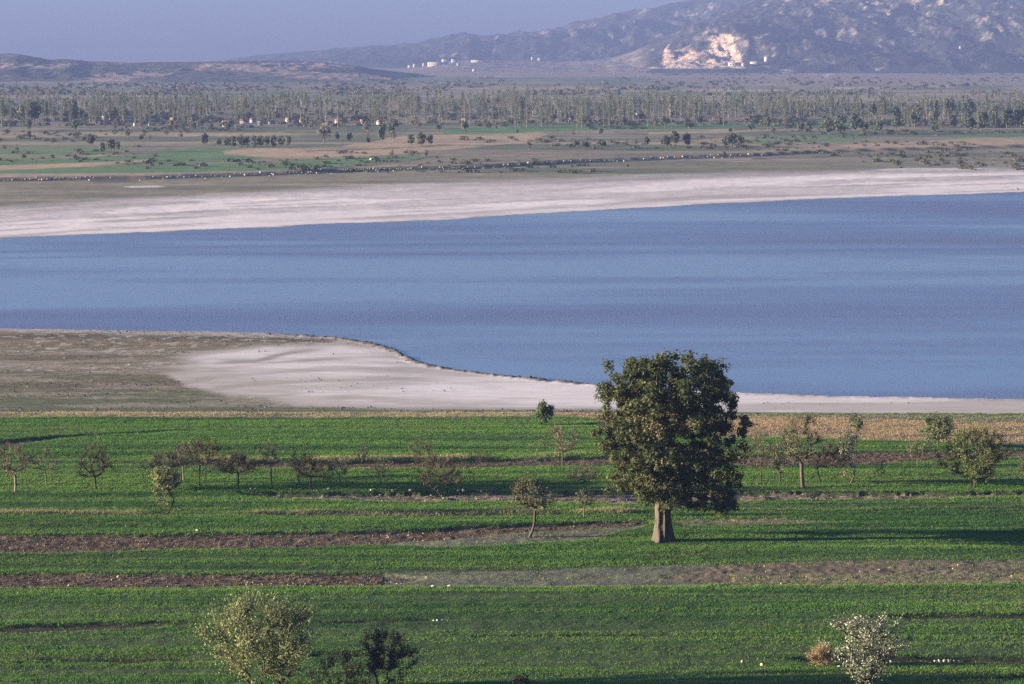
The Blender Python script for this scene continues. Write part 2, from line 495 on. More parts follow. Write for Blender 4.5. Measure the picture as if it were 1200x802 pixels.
            region = np.where(m > 0.5, 7, region)
        elif kind == "dryline":
            br = sstep(0.38, 0.55, fbm(x * 0.09, y * 0.02, 34 + i, 3))
            m = m * br
            c = np.array([0.20, 0.165, 0.09]) * (0.6 + 0.8 * n1)[:, None]
            dry = np.maximum(dry, m * 0.85); gh = gh * (1 - m) + 0.26 * m; z = z + 0.12 * m
        else:
            br = sstep(0.14, 0.36, fbm(x * 0.10, y * 0.7, 40 + i, 3))
            m = m * br
            c = np.array([0.036, 0.027, 0.019]) * (0.6 + 0.8 * n1)[:, None]
            gd *= 1 - 0.92 * m; z = z - 0.22 * m
        col = col * (1 - m[:, None]) + c * m[:, None]
    # ---- far land
    far = sf > 0
    if far.any():
        fx = x; fy = y
        j = (fbm(x * 0.008, y * 0.02, 50, 4) - 0.5) * 6; jf = (fbm(x * 0.05, y * 0.12, 51, 3) - .5) * 2.0
        q = py + jf * 0.6 + j * 0.25
        top = np.interp(px, [-300, 0, 100, 250, 400, 600, 800, 1000, 1200, 1500], [256, 243, 236, 228, 222, 214, 207, 202, 197, 190])
        up = sstep(-5, 5, q + j * 0.9 - top)               # 1 on the beach
        a = x / np.maximum(y, 20); dk = y - np.interp(a, DY_A, DY_D)
        c = np.array([0.200, 0.170, 0.108]) * (0.75 + 0.5 * n3)[:, None]        # scrubby plain between beach and dyke
        strat = fbm(x * 0.0035, y * 0.05, 52, 4)
        c = blend(c, sstep(0.5, 0.7, strat) * 0.6, (0.105, 0.115, 0.062))
        c = blend(c, sstep(0.62, 0.74, fbm(x * 0.004, y * 0.06, 53, 4)) * 0.7, (0.31, 0.24, 0.18))
        c = blend(c, sstep(0.60, 0.75, fbm(x * 0.01, y * 0.09, 54, 4)) * 0.5, (0.19, 0.155, 0.15))
        # behind the dyke: patchwork of fields
        be = sstep(0, 10, dk)
        patch = fbm(x * 0.006, y * 0.012, 55, 3)
        cb = np.array([0.190, 0.160, 0.105]) * (0.75 + 0.5 * n3)[:, None]
        cb = blend(cb, sstep(0.50, 0.54, patch) * 0.75, (0.075, 0.105, 0.050))
        cb = blend(cb, sstep(0.52, 0.62, fbm(x * 0.005, y * 0.03, 56, 4)) * 0.7, (0.36, 0.26, 0.165))
        c = c * (1 - be[:, None]) + cb * be[:, None]
        GREEN = (0.068, 0.165, 0.045); TAN = (0.42, 0.285, 0.17); PINK = (0.36, 0.25, 0.185); DARK = (0.062, 0.060, 0.042); OL = (0.10, 0.105, 0.06)
        for xs, t_, b_, cc, amt in [
            ([-400, 0, 180, 330, 420], [200, 200, 193, 191, 190], [211, 204, 203, 200, 191], GREEN, 0.85),
            ([-400, 0, 160, 230, 280, 330], [190, 189, 181, 173, 174, 182], [199, 194, 192, 190, 190, 183], GREEN, 0.8),
            ([-400, 0, 100, 150], [172, 171, 170, 172], [192, 190, 182, 176], GREEN, 0.55),
            ([-400, 0, 110, 190], [194, 194, 190, 186], [201, 200, 195, 186], TAN, 0.8),
            ([-400, 0, 200, 330, 420], [204, 204, 203, 200, 197], [214, 209, 208, 204, 199], PINK, 0.65),
            ([262, 300, 400, 470, 620, 640], [177, 174, 172, 160, 154, 157], [180, 184, 186, 180, 167, 158], TAN, 0.85),
            ([330, 400, 470, 500], [189, 183, 181, 183], [199, 197, 190, 184], GREEN, 0.6),
            ([520, 560, 700, 800, 900], [152, 149, 146, 145, 146], [157, 158, 153, 152, 148], GREEN, 0.85),
            ([640, 760, 900, 1000], [167, 164, 160, 161], [168, 169, 166, 162], TAN, 0.55),
            ([820, 900, 1050, 1100], [148, 142, 140, 143], [152, 150, 148, 145], GREEN, 0.7),
            ([760, 850, 900, 1010], [155, 152, 150, 151], [158, 156, 153, 152], TAN, 0.7),
            ([840, 900, 1000, 1020], [166, 160, 158, 160], [167, 168, 165, 162], GREEN, 0.7),
            ([880, 1000, 1200, 1600], [176, 168, 160, 150], [180, 176, 170, 162], TAN, 0.6),
            ([1100, 1200, 1600], [158, 155, 146], [160, 163, 158], GREEN, 0.5),
            ([560, 620, 760, 850, 870], [200, 199, 199, 201, 203], [201, 203, 205, 206, 204], (0.07, 0.105, 0.05), 0.8),
            ([1020, 1060, 1150, 1180], [199, 197, 197, 199], [199.5, 200, 199.5, 199], (0.55, 0.48, 0.45), 0.9),
            ([146, 155, 185, 192], [219, 218, 218, 219], [219.5, 220.5, 220, 219.5], (0.6, 0.54, 0.52), 0.95),
            ([466, 480, 560, 575], [216.5, 216, 214.5, 215], [217.5, 218, 216.5, 215.5], (0.5, 0.44, 0.42), 0.8),
            ([630, 650, 665, 685], [223, 222, 222, 223], [224, 226, 226, 224], (0.5, 0.40, 0.33), 0.8),
            ([152, 158, 166, 172], [205, 204, 204, 206], [210, 211, 211, 209], (0.42, 0.27, 0.17), 0.9),
            ([-400, 0, 300, 330], [137, 137, 141, 142], [143, 145, 148, 145], (0.16, 0.135, 0.13), 0.6),
            ([-400, 40, 140, 150], [160, 159, 156, 158], [163, 162, 160, 159], TAN, 0.6),
            ([200, 230, 330, 340], [158, 157, 155, 157], [160, 160, 159, 158], TAN, 0.5),
            # far beyond the poplars
            ([400, 440, 700, 900, 960], [92, 90, 91, 93, 95], [93, 97, 98, 98, 96], (0.065, 0.12, 0.06), 0.7),
            ([440, 500, 700, 760], [82, 82, 83, 86], [88, 90, 90, 89], (0.26, 0.18, 0.15), 0.7),
            ([760, 850, 960, 1120, 1200, 1600], [88, 87, 86, 87, 90, 90], [99, 100, 98, 99, 100, 100], (0.24, 0.175, 0.145), 0.75),
            ([-400, 0, 300, 420], [103, 103, 103, 104], [107, 107, 108, 106], (0.08, 0.11, 0.06), 0.7),
            ([820, 870, 1000, 1110, 1120], [105.5, 105.2, 103.5, 101, 101], [107, 107, 105, 102.3, 101.5], (0.45, 0.36, 0.32), 0.85),
            ([966, 968, 976, 980], [88, 87, 85, 84.5], [93, 91, 87, 85.5], (0.45, 0.36, 0.32), 0.9),
        ]:
            inx = (px + j > xs[0]) & (px + j < xs[-1])
            m = sstep(-0.5, 0.5, q - np.interp(px + j, xs, t_)) * sstep(-0.5, 0.5, np.interp(px + j, xs, b_) - q) * inx * amt
            c = blend(c, m, cc)
        # beach with its tide lines
        cb = np.array([0.74, 0.635, 0.585]) * (0.9 + 0.2 * n3)[:, None]
        wid = np.interp(px, [-300, 0, 400, 800, 1200, 1500], [43, 36, 40, 34, 29, 26])
        tt = (q * 0.4 + py * 0.6 - top) / wid
        lines = fbm(tt * 5.5 + 2.0, px * 0.0035, 57, 2)
        cb = blend(cb, sstep(0.50, 0.60, lines) * 0.42 * sstep(1.02, 0.90, tt), (0.31, 0.255, 0.235))
        fine = noise(tt * 19 + n3, px * 0.006, 58)
        cb = blend(cb, sstep(0.62, 0.80, fine) * 0.45 * sstep(.3, .6, n2 + .1), (0.24, 0.20, 0.17))
        c = c * (1 - up[:, None]) + cb * up[:, None]
        gray = up * (1 - sstep(0, 8, q + j - top)) * 0.45
        c = blend(c, gray, (0.22, 0.19, 0.17))
        # ditch below the dyke
        dd = dk + (n2 - .5) * 5
        w = np.interp(px, [0, 900, 1000, 1200], [9, 9, 6, 6])
        dt = sstep(-w, -w * 0.4, dd) * (1 - sstep(1, 4, dd))
        thick = np.interp(px, [100, 112, 150, 168], [0, 1, 1, 0])
        dt = np.maximum(dt * np.interp(px, [-100, 0, 60, 100, 300, 560, 680, 900, 960, 1010, 1600], [.8, .6, .9, .9, .8, .9, .6, .75, .8, 1, 1]), thick * sstep(-26, -18, dd) * (1 - sstep(2, 5, dd)))
        c = blend(c, dt * 0.8, DARK)
        # a few more dark hedge lines
        for xs, ys, wd in [([340, 400, 460, 520], [203, 197, 192, 182], 1.2), ([360, 440, 530], [177, 175, 170], 1.0), ([700, 800, 860], [168, 164, 160], 0.9), ([880, 1000, 1200, 1600], [187, 183, 181, 178], 1.0),
                           ([860, 960, 1100], [152, 150, 148], 1.2), ([760, 860, 1000], [136.5, 136, 135], 1.0)]:
            m = (1 - sstep(wd * .5, wd, np.abs(q - np.interp(px, xs, ys)))) * (px > xs[0]) * (px < xs[-1]) * sstep(.3, .5, n2)
            c = blend(c, m * 0.8, DARK)
        wet = (1 - sstep(1.5, 4.5, sf)) * 0.75
        c = blend(c, wet, (0.13, 0.11, 0.10))
        col = np.where(far[:, None], c, col)
        region = np.where(far & (up > 0.5), 5, region)
        z = z + np.where(far, (n2 - .5) * 0.25 * np.clip(sf / 60, 0, 1), 0)
    bed = ~near & ~far
    col = np.where(bed[:, None], np.array([0.12, 0.11, 0.09])[None], col)
    return z, region, np.clip(col, 0.01, 0.9), gd, gh, dry


# ------------------------------------------------------------------ ground sheet, split by what covers it
def build_ground():
    ys = [-60 + 10 * k for k in range(21)]                        # hillside below the camera
    y = 150.0
    while y < 330: ys.append(y); y += 0.27 if y < 300 else 0.5
    while y < 400: ys.append(y); y += 0.8
    while y < 560: ys.append(y); y += 8.0
    while y < 1250: ys.append(y); y += max(1.6, y * y / (36.6 * F) * 0.75)
    while y < 2600: ys.append(y); y += y * y / (36.6 * F) * 0.75
    while y < 12000: ys.append(y); y += 160
    ys = np.array(ys)
    us = np.concatenate([np.linspace(-0.5, -0.115, 60)[:-1], np.linspace(-0.115, 0.115, 640)])
    us = np.concatenate([us, np.linspace(0.115, 0.5, 60)[1:]])
    # columns fan out from a point well behind the camera
    Y, U = np.meshgrid(ys, us, indexing='ij')
    OFF = 130.0
    X = U * (Y + OFF) * (1 + 0.65 * sstep(150, 900, Y))
    nr, nc = Y.shape
    z, reg, col, gd, gh, dry = surface(X.ravel(), Y.ravel())
    V = np.stack([X.ravel(), Y.ravel(), z], 1)
    idx = np.arange(nr * nc).reshape(nr, nc)
    quads = np.stack([idx[:-1, :-1].ravel(), idx[:-1, 1:].ravel(), idx[1:, 1:].ravel(), idx[1:, :-1].ravel()], 1)
    qr = reg[quads[:, 0]]
    names = {0: ("field", M_FIELD, "green spring wheat field stretching across the foreground"), 2: ("mudflat", M_MUD, "grey brown mudflat left of the pale sand by the lake"),
             3: ("beach", M_SAND, "pale sand shore on the near side of the lake"), 4: ("lake_bed", M_MUD, "lake bed under the water"),
             5: ("beach", M_SAND, "long pale banded beach on the far side of the lake"), 6: ("plain", M_PLAIN, "wide flat plain of fields beyond the lake"),
             7: ("dry_grass_ground", M_FIELD, "strip of dry tan grassland between fields and shore")}
    plabels = {10: "widest dark ploughed strip left of the big tree", 13: "brown ploughed strip along the lower left of the wheat field", 16: "stony brown strip below the row of orchard trees",
               17: "thin brown strip behind the orchard trees"}
    for r in np.unique(qr):
        q = quads[qr == r]
        used, inv = np.unique(q.ravel(), return_inverse=True)
        if r in names:
            nm, mt, lb = names[r]
        else:
            nm, mt, lb = "ploughed_strip", M_PLOUGH, plabels.get(int(r), "brown ploughed strip between green fields")
        me = make_mesh(nm, V[used], [inv.reshape(-1, 4)], col[used], [mt], None, smooth=(r not in (0,)) and r < 10)
        tag(link(nm, me), lb, nm.replace("_", " "), kind="structure")


build_ground()

# water
def build_water():
    xs = np.linspace(-420, 420, 420); ys = np.geomspace(270, 960, 420)
    Y, X = np.meshgrid(ys, xs, indexing='ij'); x = X.ravel(); y = Y.ravel()
    px, py = project(x, y, np.zeros_like(x))
    big = fbm(x * 0.006 + 3, y * 0.018, 301, 4); fine = fbm(x * 0.016 + y * 0.01, y * 0.085 - x * 0.003, 302, 4, 0.6)
    q = py + (fbm(x * 0.004 + 9, y * 0.006, 303, 3) - .5) * 46 + (px - 600) * 0.012
    w = 0.46 + 1.2 * (big - .5) + 0.8 * (fine - .5)
    for c, sd, a in [(368, 11, 0.42), (312, 22, -0.45), (246, 14, 0.30), (303, 2.5, 0.45), (343, 3.5, -0.35), (420, 14, -0.25), (455, 8, 0.35), (275, 5, -0.2), (292, 2.5, 0.3)]:
        w = w + a * np.exp(-((q - c) / sd) ** 2)
    w = w + 0.25 * sstep(850, 1150, px) * np.exp(-((py - 275) / 45) ** 2)
    w = np.clip(w, 0, 1)
    idx = np.arange(420 * 420).reshape(420, 420)
    Q = np.stack([idx[:-1, :-1].ravel(), idx[:-1, 1:].ravel(), idx[1:, 1:].ravel(), idx[1:, :-1].ravel()], 1)
    me = make_mesh("water", np.stack([x, y, np.zeros_like(x)], 1), [Q], np.stack([w, w, w], 1), [M_WATER])
    tag(link("water", me), "blue rippled lake between the two pale shores", "lake", kind="structure")


build_water()

# ------------------------------------------------------------------ hills and mountains
RIDGES = {
    "hills": dict(pts=[(-700, 60), (-300, 63), (0, 66), (22, 65), (60, 71), (85, 70), (105, 72.5), (160, 73), (190, 71), (260, 71.5), (330, 72), (380, 74), (420, 78), (460, 84), (500, 90), (560, 97)],
                  db=3250, dr=4200, p=0.85, amp=24.0, sc=1 / 140.0, rng=(-900, 580)),
    "mountain": dict(pts=[(380, 97), (420, 92), (450, 86), (490, 79), (530, 72.5), (570, 71), (620, 73), (670, 73), (710, 70), (740, 63), (765, 52), (790, 38), (815, 25), (840, 14), (870, 4), (930, -12), (1000, -22), (1100, -28), (1200, -20), (1500, 0), (2000, 20)],
                     db=4650, dr=6000, p=1.0, amp=24.0, sc=1 / 330.0, rng=(360, 2100)),
    "mountains": dict(pts=[(150, 84), (200, 77), (260, 72), (300, 67), (350, 62.5), (400, 57), (450, 53.5), (490, 50), (530, 42), (545, 37), (562, 40), (600, 38), (630, 32), (660, 28), (700, 22), (740, 17), (800, 8), (850, 0), (900, -6), (1100, -6), (1300, 20)],
                      db=6050, dr=7600, p=0.9, amp=30.0, sc=1 / 380.0, rng=(130, 1300)),
}


def ridge_z(name, x, y):
    R = RIDGES[name]
    aa = np.array([(p[0] - 600) / F for p in R['pts']])
    zt = np.array([CAMZ + (60 - p[1]) / F * R['dr'] for p in R['pts']])
    a = x / y * 1.0
    top = np.interp(a, aa, zt)
    t = (y - R['db']) / (R['dr'] - R['db'])
    tj = t + (fbm(x * R['sc'], y * R['sc'], 61, 3) - .5) * 0.25 * np.clip(t * 4, 0, 1) * (t < 1)
    s = np.clip(tj, 0, 1)
    s = sstep(0, 1, s) * 0.55 + s ** R['p'] * 0.45
    s = np.where(t > 1, np.maximum(1 - (t - 1) * 1.2, -0.3), s)
    env = np.clip(t * 3, 0, 1) * np.clip(top / 60.0, 0.25, 1.6)
    rot = (x * 0.8 + y * 0.6, -x * 0.6 + y * 0.8)
    rg = ridged(rot[0] * R['sc'], rot[1] * R['sc'] * 0.45, 63, 5) - 0.62
    fine = ridged(x * R['sc'] * 6, y * R['sc'] * 4, 67, 5) - 0.6
    ov = np.where(t > 0.85, 0.8, 1.0)
    return top * s + env * (R['amp'] * rg + R['amp'] * (0.62 if name != 'hills' else 0.35) * fine) * ov - 3.0 * (1 - np.clip(t * 6, 0, 1)), t


def build_ridge(name, label, nrow, ncol):
    R = RIDGES[name]
    us = (np.linspace(R['rng'][0], R['rng'][1], ncol) - 600) / F
    ys = np.linspace(R['db'] - 60, R['dr'] + (R['dr'] - R['db']) * 0.55, nrow)
    Y, U = np.meshgrid(ys, us, indexing='ij')
    X = U * Y
    x = X.ravel(); y = Y.ravel()
    z, t = ridge_z(name, x, y)
    px, py = project(x, y, z)
    zg = z.reshape(Y.shape)
    slope = np.hypot(np.gradient(zg, axis=0) / np.gradient(Y, axis=0), np.gradient(zg, axis=1) / np.maximum(np.gradient(X, axis=1), 1e-3)).ravel()
    n = fbm(x * 0.030 + z * 0.03, z * 0.06 + y * 0.008, 71, 5, 0.65); n2 = fbm(x * 0.13, z * 0.16 + y * 0.02, 72, 3, 0.65); n3 = fbm(x * 0.004, y * 0.004, 73, 3)
    if name == "hills":
        c = np.array([0.062, 0.066, 0.050]) * (0.4 + 1.0 * n2)[:, None]
        w = fbm(x * 0.006, z * 0.16, 78, 4)
        c = blend(c, sstep(0.54, 0.62, w * 0.6 + n * 0.4) * 0.85, (0.32, 0.22, 0.17))
        c = blend(c, sstep(0.50, 0.60, n3 * 0.5 + n2 * 0.5) * 0.8, (0.032, 0.045, 0.034))
    else:
        c = np.array([0.030, 0.033, 0.028]) * (0.3 + 1.3 * n2)[:, None]
        un, vn = x * 0.85 + z * 0.5, z * 0.85 - x * 0.42 + y * 0.03
        nb = fbm(un * 0.010, vn * 0.042, 79, 4, 0.6)
        rock = sstep(0.565, 0.66, nb * 0.45 + n * 0.25 + n2 * 0.30 + np.clip(slope - 0.45, -0.3, 0.5) * 0.28)
        rock = rock * (1 - sstep(745, 760, px) * (1 - sstep(800, 830, px)) * (name == 'mountain') * 0.85)
        c = blend(c, rock * 0.75, (0.185, 0.148, 0.118))
        c = c * (1 - 0.55 * sstep(0.55, 0.66, fbm(un * 0.012, vn * 0.05, 80, 4)))[:, None]
        bl = sstep(0.64, 0.70, fbm(x * 0.035, z * 0.04 + y * 0.01, 75, 4, 0.6)) * sstep(0.50, 0.6, n3) * sstep(0.40, 0.5, n2)
        c = blend(c, bl * 0.85, (0.40, 0.30, 0.215))
        if name == "mountain":
            low = sstep(430, 480, px) * (1 - sstep(735, 770, px)) * (1 - sstep(0.9, 1.1, t))
            cl = np.array([0.19, 0.145, 0.125]) * (0.8 + 0.5 * n2)[:, None]
            cl = blend(cl, sstep(0.5, 0.6, n) * 0.7, (0.085, 0.10, 0.065))
            c = c * (1 - low[:, None]) + cl * low[:, None]
            # the quarry scar
            j = (fbm(x * 0.02, z * 0.05, 76, 3) - .5) * 14
            top = np.interp(px + j, [762, 772, 781, 785, 790, 800, 806, 815, 828, 838, 846, 858, 866, 872], [80, 74, 62, 52, 68, 66, 58, 60, 56, 46, 40, 41, 62, 80])
            qm = sstep(-2, 2, py + j * 0.5 - top) * (1 - sstep(79.5, 81.5, py)) * (px > 758) * (px < 874)
            qm = qm * (1 - 0.85 * sstep(0.58, 0.66, fbm(x * 0.03, z * 0.06, 77, 3)))
            c = blend(c, qm * 0.95, np.array((0.56, 0.40, 0.285)))
    idx = np.arange(nrow * ncol).reshape(nrow, ncol)
    quads = np.stack([idx[:-1, :-1].ravel(), idx[:-1, 1:].ravel(), idx[1:, 1:].ravel(), idx[1:, :-1].ravel()], 1)
    me = make_mesh(name, np.stack([x, y, z], 1), [quads], np.clip(c, 0.01, 0.9), [M_HILL], smooth=False)
    tag(link(name, me), label, name, kind="structure")


build_ridge("hills", "low wooded hills with eroded banks along the left skyline", 120, 620)
build_ridge("mountain", "rocky grey mountain with a pale quarry scar on the right", 300, 900)
build_ridge("mountains", "faint hazy mountain ridge rising behind the plain", 150, 500)


def terrain(x, y):
    z = base_z(x, y)
    for r, R in RIDGES.items():
        zr, t = ridge_z(r, x, y)
        pxx = x / y * F + 600
        ok = (t > 0) & (t < 1.4) & (pxx > R['rng'][0]) & (pxx < R['rng'][1])
        z = np.where(ok, np.maximum(z, zr), z)
    return z


_TS = np.concatenate([np.arange(60, 450, 0.5), np.geomspace(450, 9500, 4500)])


def gp(px, py):
    """where the line of sight through a photo pixel meets the land"""
    d = ray(px, py)
    X = d[0] * _TS; Y = d[1] * _TS; Z = CAMZ + d[2] * _TS
    hit = np.nonzero(Z <= terrain(X, Y))[0]
    k = hit[0] if len(hit) else len(_TS) - 1
    x, y = X[k], Y[k]
    z = float(terrain(np.array([x]), np.array([y]))[0])
    return float(x), float(y), z


def ground_z(x, y):
    return float(surface(np.array([x]), np.array([y]))[0][0])


# ------------------------------------------------------------------ haze
hb = Acc()
x0, x1, y0, y1, z0, z1 = -9000, 9000, -400, 12500, -40, 285
hv = [(x0, y0, z0), (x1, y0, z0), (x1, y1, z0), (x0, y1, z0), (x0, y0, z1), (x1, y0, z1), (x1, y1, z1), (x0, y1, z1)]
hf = np.array([(0, 3, 2, 1), (4, 5, 6, 7), (0, 1, 5, 4), (1, 2, 6, 5), (2, 3, 7, 6), (3, 0, 4, 7)])
m, N, L = new_mat("haze_air")
ho = N.new("ShaderNodeOutputMaterial"); pv = N.new("ShaderNodeVolumePrincipled")
pv.inputs['Color'].default_value = (*HAZE_COLOR, 1)
pv.inputs['Density'].default_value = HAZE_DENSITY
pv.inputs['Density Attribute'].default_value = ""
L.new(pv.outputs[0], ho.inputs['Volume'])
haze = link("haze", make_mesh("haze", np.array(hv, float), [hf], None, [m]))
tag(haze, "pale blue haze over the lake and the far hills", "haze", kind="stuff")

# ------------------------------------------------------------------ grass
def build_grass():
    n = 500000
    yy = 150 + (298 - 150) * rs.rand(n) ** 0.85
    xx = (rs.rand(n) * 2 - 1) * (0.215 * yy + 4)
    z, reg, col, gd, gh, dry = surface(xx, yy)
    keep = rs.rand(n) < gd
    xx, yy, z, gh, dry = xx[keep], yy[keep], z[keep], gh[keep], dry[keep]
    patch = 0.55 * fbm(xx * 0.05, yy * 0.10, 81, 4) + 0.45 * fbm(xx * 0.012, yy * 0.05, 83, 3); rowv = fbm(xx * 0.03, yy * 0.6, 82, 3)
    for nm, sel, label in (("grass", dry < 0.5, "short green wheat and grass growing over the fields"), ("dry_grass", dry >= 0.5, "dry tan grass tufts along the field edges")):
        x_, y_, z_, h_, d_, p_, r_ = xx[sel], yy[sel], z[sel], gh[sel], dry[sel], patch[sel], rowv[sel]
        k = len(x_)
        B = 4
        ang = rs.rand(k, B) * 2 * math.pi
        off = 0.17 * rs.randn(k, B, 2)
        h = (h_[:, None] * (0.6 + 0.8 * rs.rand(k, B)))
        w = 0.012 + 0.022 * rs.rand(k, B)
        lean = 0.75 * h[..., None] * rs.randn(k, B, 2)
        bx = x_[:, None] + off[..., 0]; by = y_[:, None] + off[..., 1]
        dx = np.cos(ang) * w; dy = np.sin(ang) * w
        zz = np.repeat(z_[:, None], B, 1)
        P0 = np.stack([bx - dx, by - dy, zz - 0.03], -1); P1 = np.stack([bx + dx, by + dy, zz - 0.03], -1)
        P2 = np.stack([bx + lean[..., 0], by + lean[..., 1], zz + h], -1)
        V = np.stack([P0, P1, P2], 2).reshape(-1, 3)
        T = np.arange(len(V)).reshape(-1, 3)
        g1 = np.array([0.064, 0.165, 0.028]); g2 = np.array([0.122, 0.232, 0.040]); g3 = np.array([0.030, 0.090, 0.024])
        mix = np.clip((p_ - 0.5) * 3.4 + 0.42 + 0.25 * rs.randn(k) + (r_ - 0.5) * 1.2, 0, 1)[:, None]
        c = g1 * (1 - mix) + g2 * mix
        dk = np.clip((0.50 - r_) * 5, 0, 1)[:, None]
        c = c * (1 - dk * 0.8) + g3 * dk * 0.8
        weed = (rs.rand(k) < 0.03 + 0.18 * np.clip((fbm(x_ * 0.09, y_ * 0.2, 84, 3) - 0.55) * 5, 0, 1))[:, None]
        c = np.where(weed, np.array([0.20, 0.20, 0.075]), c)
        tan = np.where(d_ > 1.1, 1, 0)[:, None]
        dc = np.array([0.36, 0.29, 0.17]) * (1 - tan) + np.array([0.35, 0.255, 0.145]) * tan
        dm = np.clip(d_ * (0.6 + 0.5 * rs.rand(k)), 0, 1)[:, None]
        c = c * (1 - dm) + dc * dm
        c = c * (0.86 + 0.28 * rs.rand(k))[:, None]
        C = np.repeat(c, B * 3, 0)
        tag(link(nm, make_mesh(nm, V, [T], C, [M_GRASS])), label, "grass", kind="stuff")


build_grass()

# loose clods lying on the ploughed strips
def build_clods():
    n = 170000
    yy = 160 + 105 * rs.rand(n); xx = (rs.rand(n) * 2 - 1) * (0.2 * yy + 3)
    z, reg, col, gd, gh, dry = surface(xx, yy)
    k = reg >= 10
    xx, yy, z = xx[k], yy[k], z[k]
    n = len(xx)
    tet = np.array([(1, 0, -.4), (-.5, .87, -.4), (-.5, -.87, -.4), (0, 0, 0.9), (0.6, -0.6, 0.5)])
    F5 = np.array([(0, 1, 3), (1, 2, 3), (2, 4, 3), (0, 3, 4), (2, 0, 4)])
    a = rs.rand(n) * 6.283; s = 0.025 + 0.055 * rs.rand(n) ** 2.5
    ca, sa = np.cos(a), np.sin(a)
    t = tet[None] * (0.7 + 0.6 * rs.rand(n, 5, 3)) * s[:, None, None]
    V = np.stack([t[..., 0] * ca[:, None] - t[..., 1] * sa[:, None] + xx[:, None], t[..., 0] * sa[:, None] + t[..., 1] * ca[:, None] + yy[:, None], t[..., 2] + z[:, None] + s[:, None] * 0.3], -1).reshape(-1, 3)
    T = (np.arange(n)[:, None, None] * 5 + F5[None]).reshape(-1, 3)
    c = np.array([0.094, 0.066, 0.040])[None] * (0.5 + 1.0 * rs.rand(n, 1))
    li = rs.rand(n) < 0.09
    c[li] = np.array([0.26, 0.19, 0.125]) * (0.7 + 0.6 * rs.rand(int(li.sum()), 1))
    tag(link("clods", make_mesh("clods", V, [T], np.repeat(c, 5, 0), [M_STONE])), "loose brown clods strewn over the ploughed strips", "clods", kind="stuff")


build_clods()


def build_pebbles():
    n = 30000
    yy = 288 + 100 * rs.rand(n); xx = (rs.rand(n) * 2 - 1) * 0.2 * yy
    z, reg, col, gd, gh, dry = surface(xx, yy)
    pt = fbm(xx * 0.06, yy * 0.2, 96, 4)
    k = ((reg == 2) & (rs.rand(n) < np.clip((pt - 0.38) * 4, 0.05, 1))) | ((reg == 3) & (rs.rand(n) < np.clip((pt - 0.52) * 1.6, 0.0, 1) * 0.6))
    xx, yy, z, reg = xx[k], yy[k], z[k], reg[k]
    n = len(xx)
    tet = np.array([(1, 0, -.3), (-.5, .87, -.3), (-.5, -.87, -.3), (0, 0, 0.7)])
    F4 = np.array([(0, 1, 3), (1, 2, 3), (2, 0, 3)])
    s = 0.04 + 0.14 * rs.rand(n) ** 4
    t = tet[None] * (0.6 + 0.8 * rs.rand(n, 4, 3)) * s[:, None, None] * np.array([1.5, 1, 0.9])
    V = (t + np.stack([xx, yy, z + s * 0.2], 1)[:, None]).reshape(-1, 3)
    T = (np.arange(n)[:, None, None] * 4 + F4[None]).reshape(-1, 3)
    pal = np.array([(0.11, 0.105, 0.065), (0.16, 0.135, 0.10), (0.36, 0.31, 0.25), (0.07, 0.062, 0.045)])
    c = pal[rs.choice(4, n, p=[.35, .3, .15, .2])] * (0.7 + 0.6 * rs.rand(n, 1))
    c = np.where((reg == 3)[:, None], np.array([0.22, 0.19, 0.16])[None] * (0.6 + 0.8 * rs.rand(n, 1)), c)
    tag(link("pebbles", make_mesh("pebbles", V, [T], np.repeat(c, 4, 0), [M_STONE])), "pebbles and tussocks scattered over mudflat and near shore", "pebbles", kind="stuff")


build_pebbles()

# ------------------------------------------------------------------ tree building
def tubes(p0, p1, r0, r1, sides=5):
    p0 = np.asarray(p0); p1 = np.asarray(p1)
    d = nrm(p1 - p0)
    ref = np.where(np.abs(d[:, 2:3]) > 0.9, np.array([[1.0, 0, 0]]), np.array([[0, 0, 1.0]]))
    a = nrm(np.cross(d, ref)); b = np.cross(d, a)
    th = np.arange(sides) / sides * 2 * math.pi
    ring = np.cos(th)[None, :, None] * a[:, None] + np.sin(th)[None, :, None] * b[:, None]
    v0 = p0[:, None] + ring * np.asarray(r0)[:, None, None]
    v1 = p1[:, None] + ring * np.asarray(r1)[:, None, None]
    V = np.concatenate([v0, v1], 1).reshape(-1, 3)
    k = np.arange(sides); kn = (k + 1) % sides
    q = np.stack([k, kn, kn + sides, k + sides], 1)
    Q = (np.arange(len(p0))[:, None, None] * (2 * sides) + q[None]).reshape(-1, 4)
    return V, Q


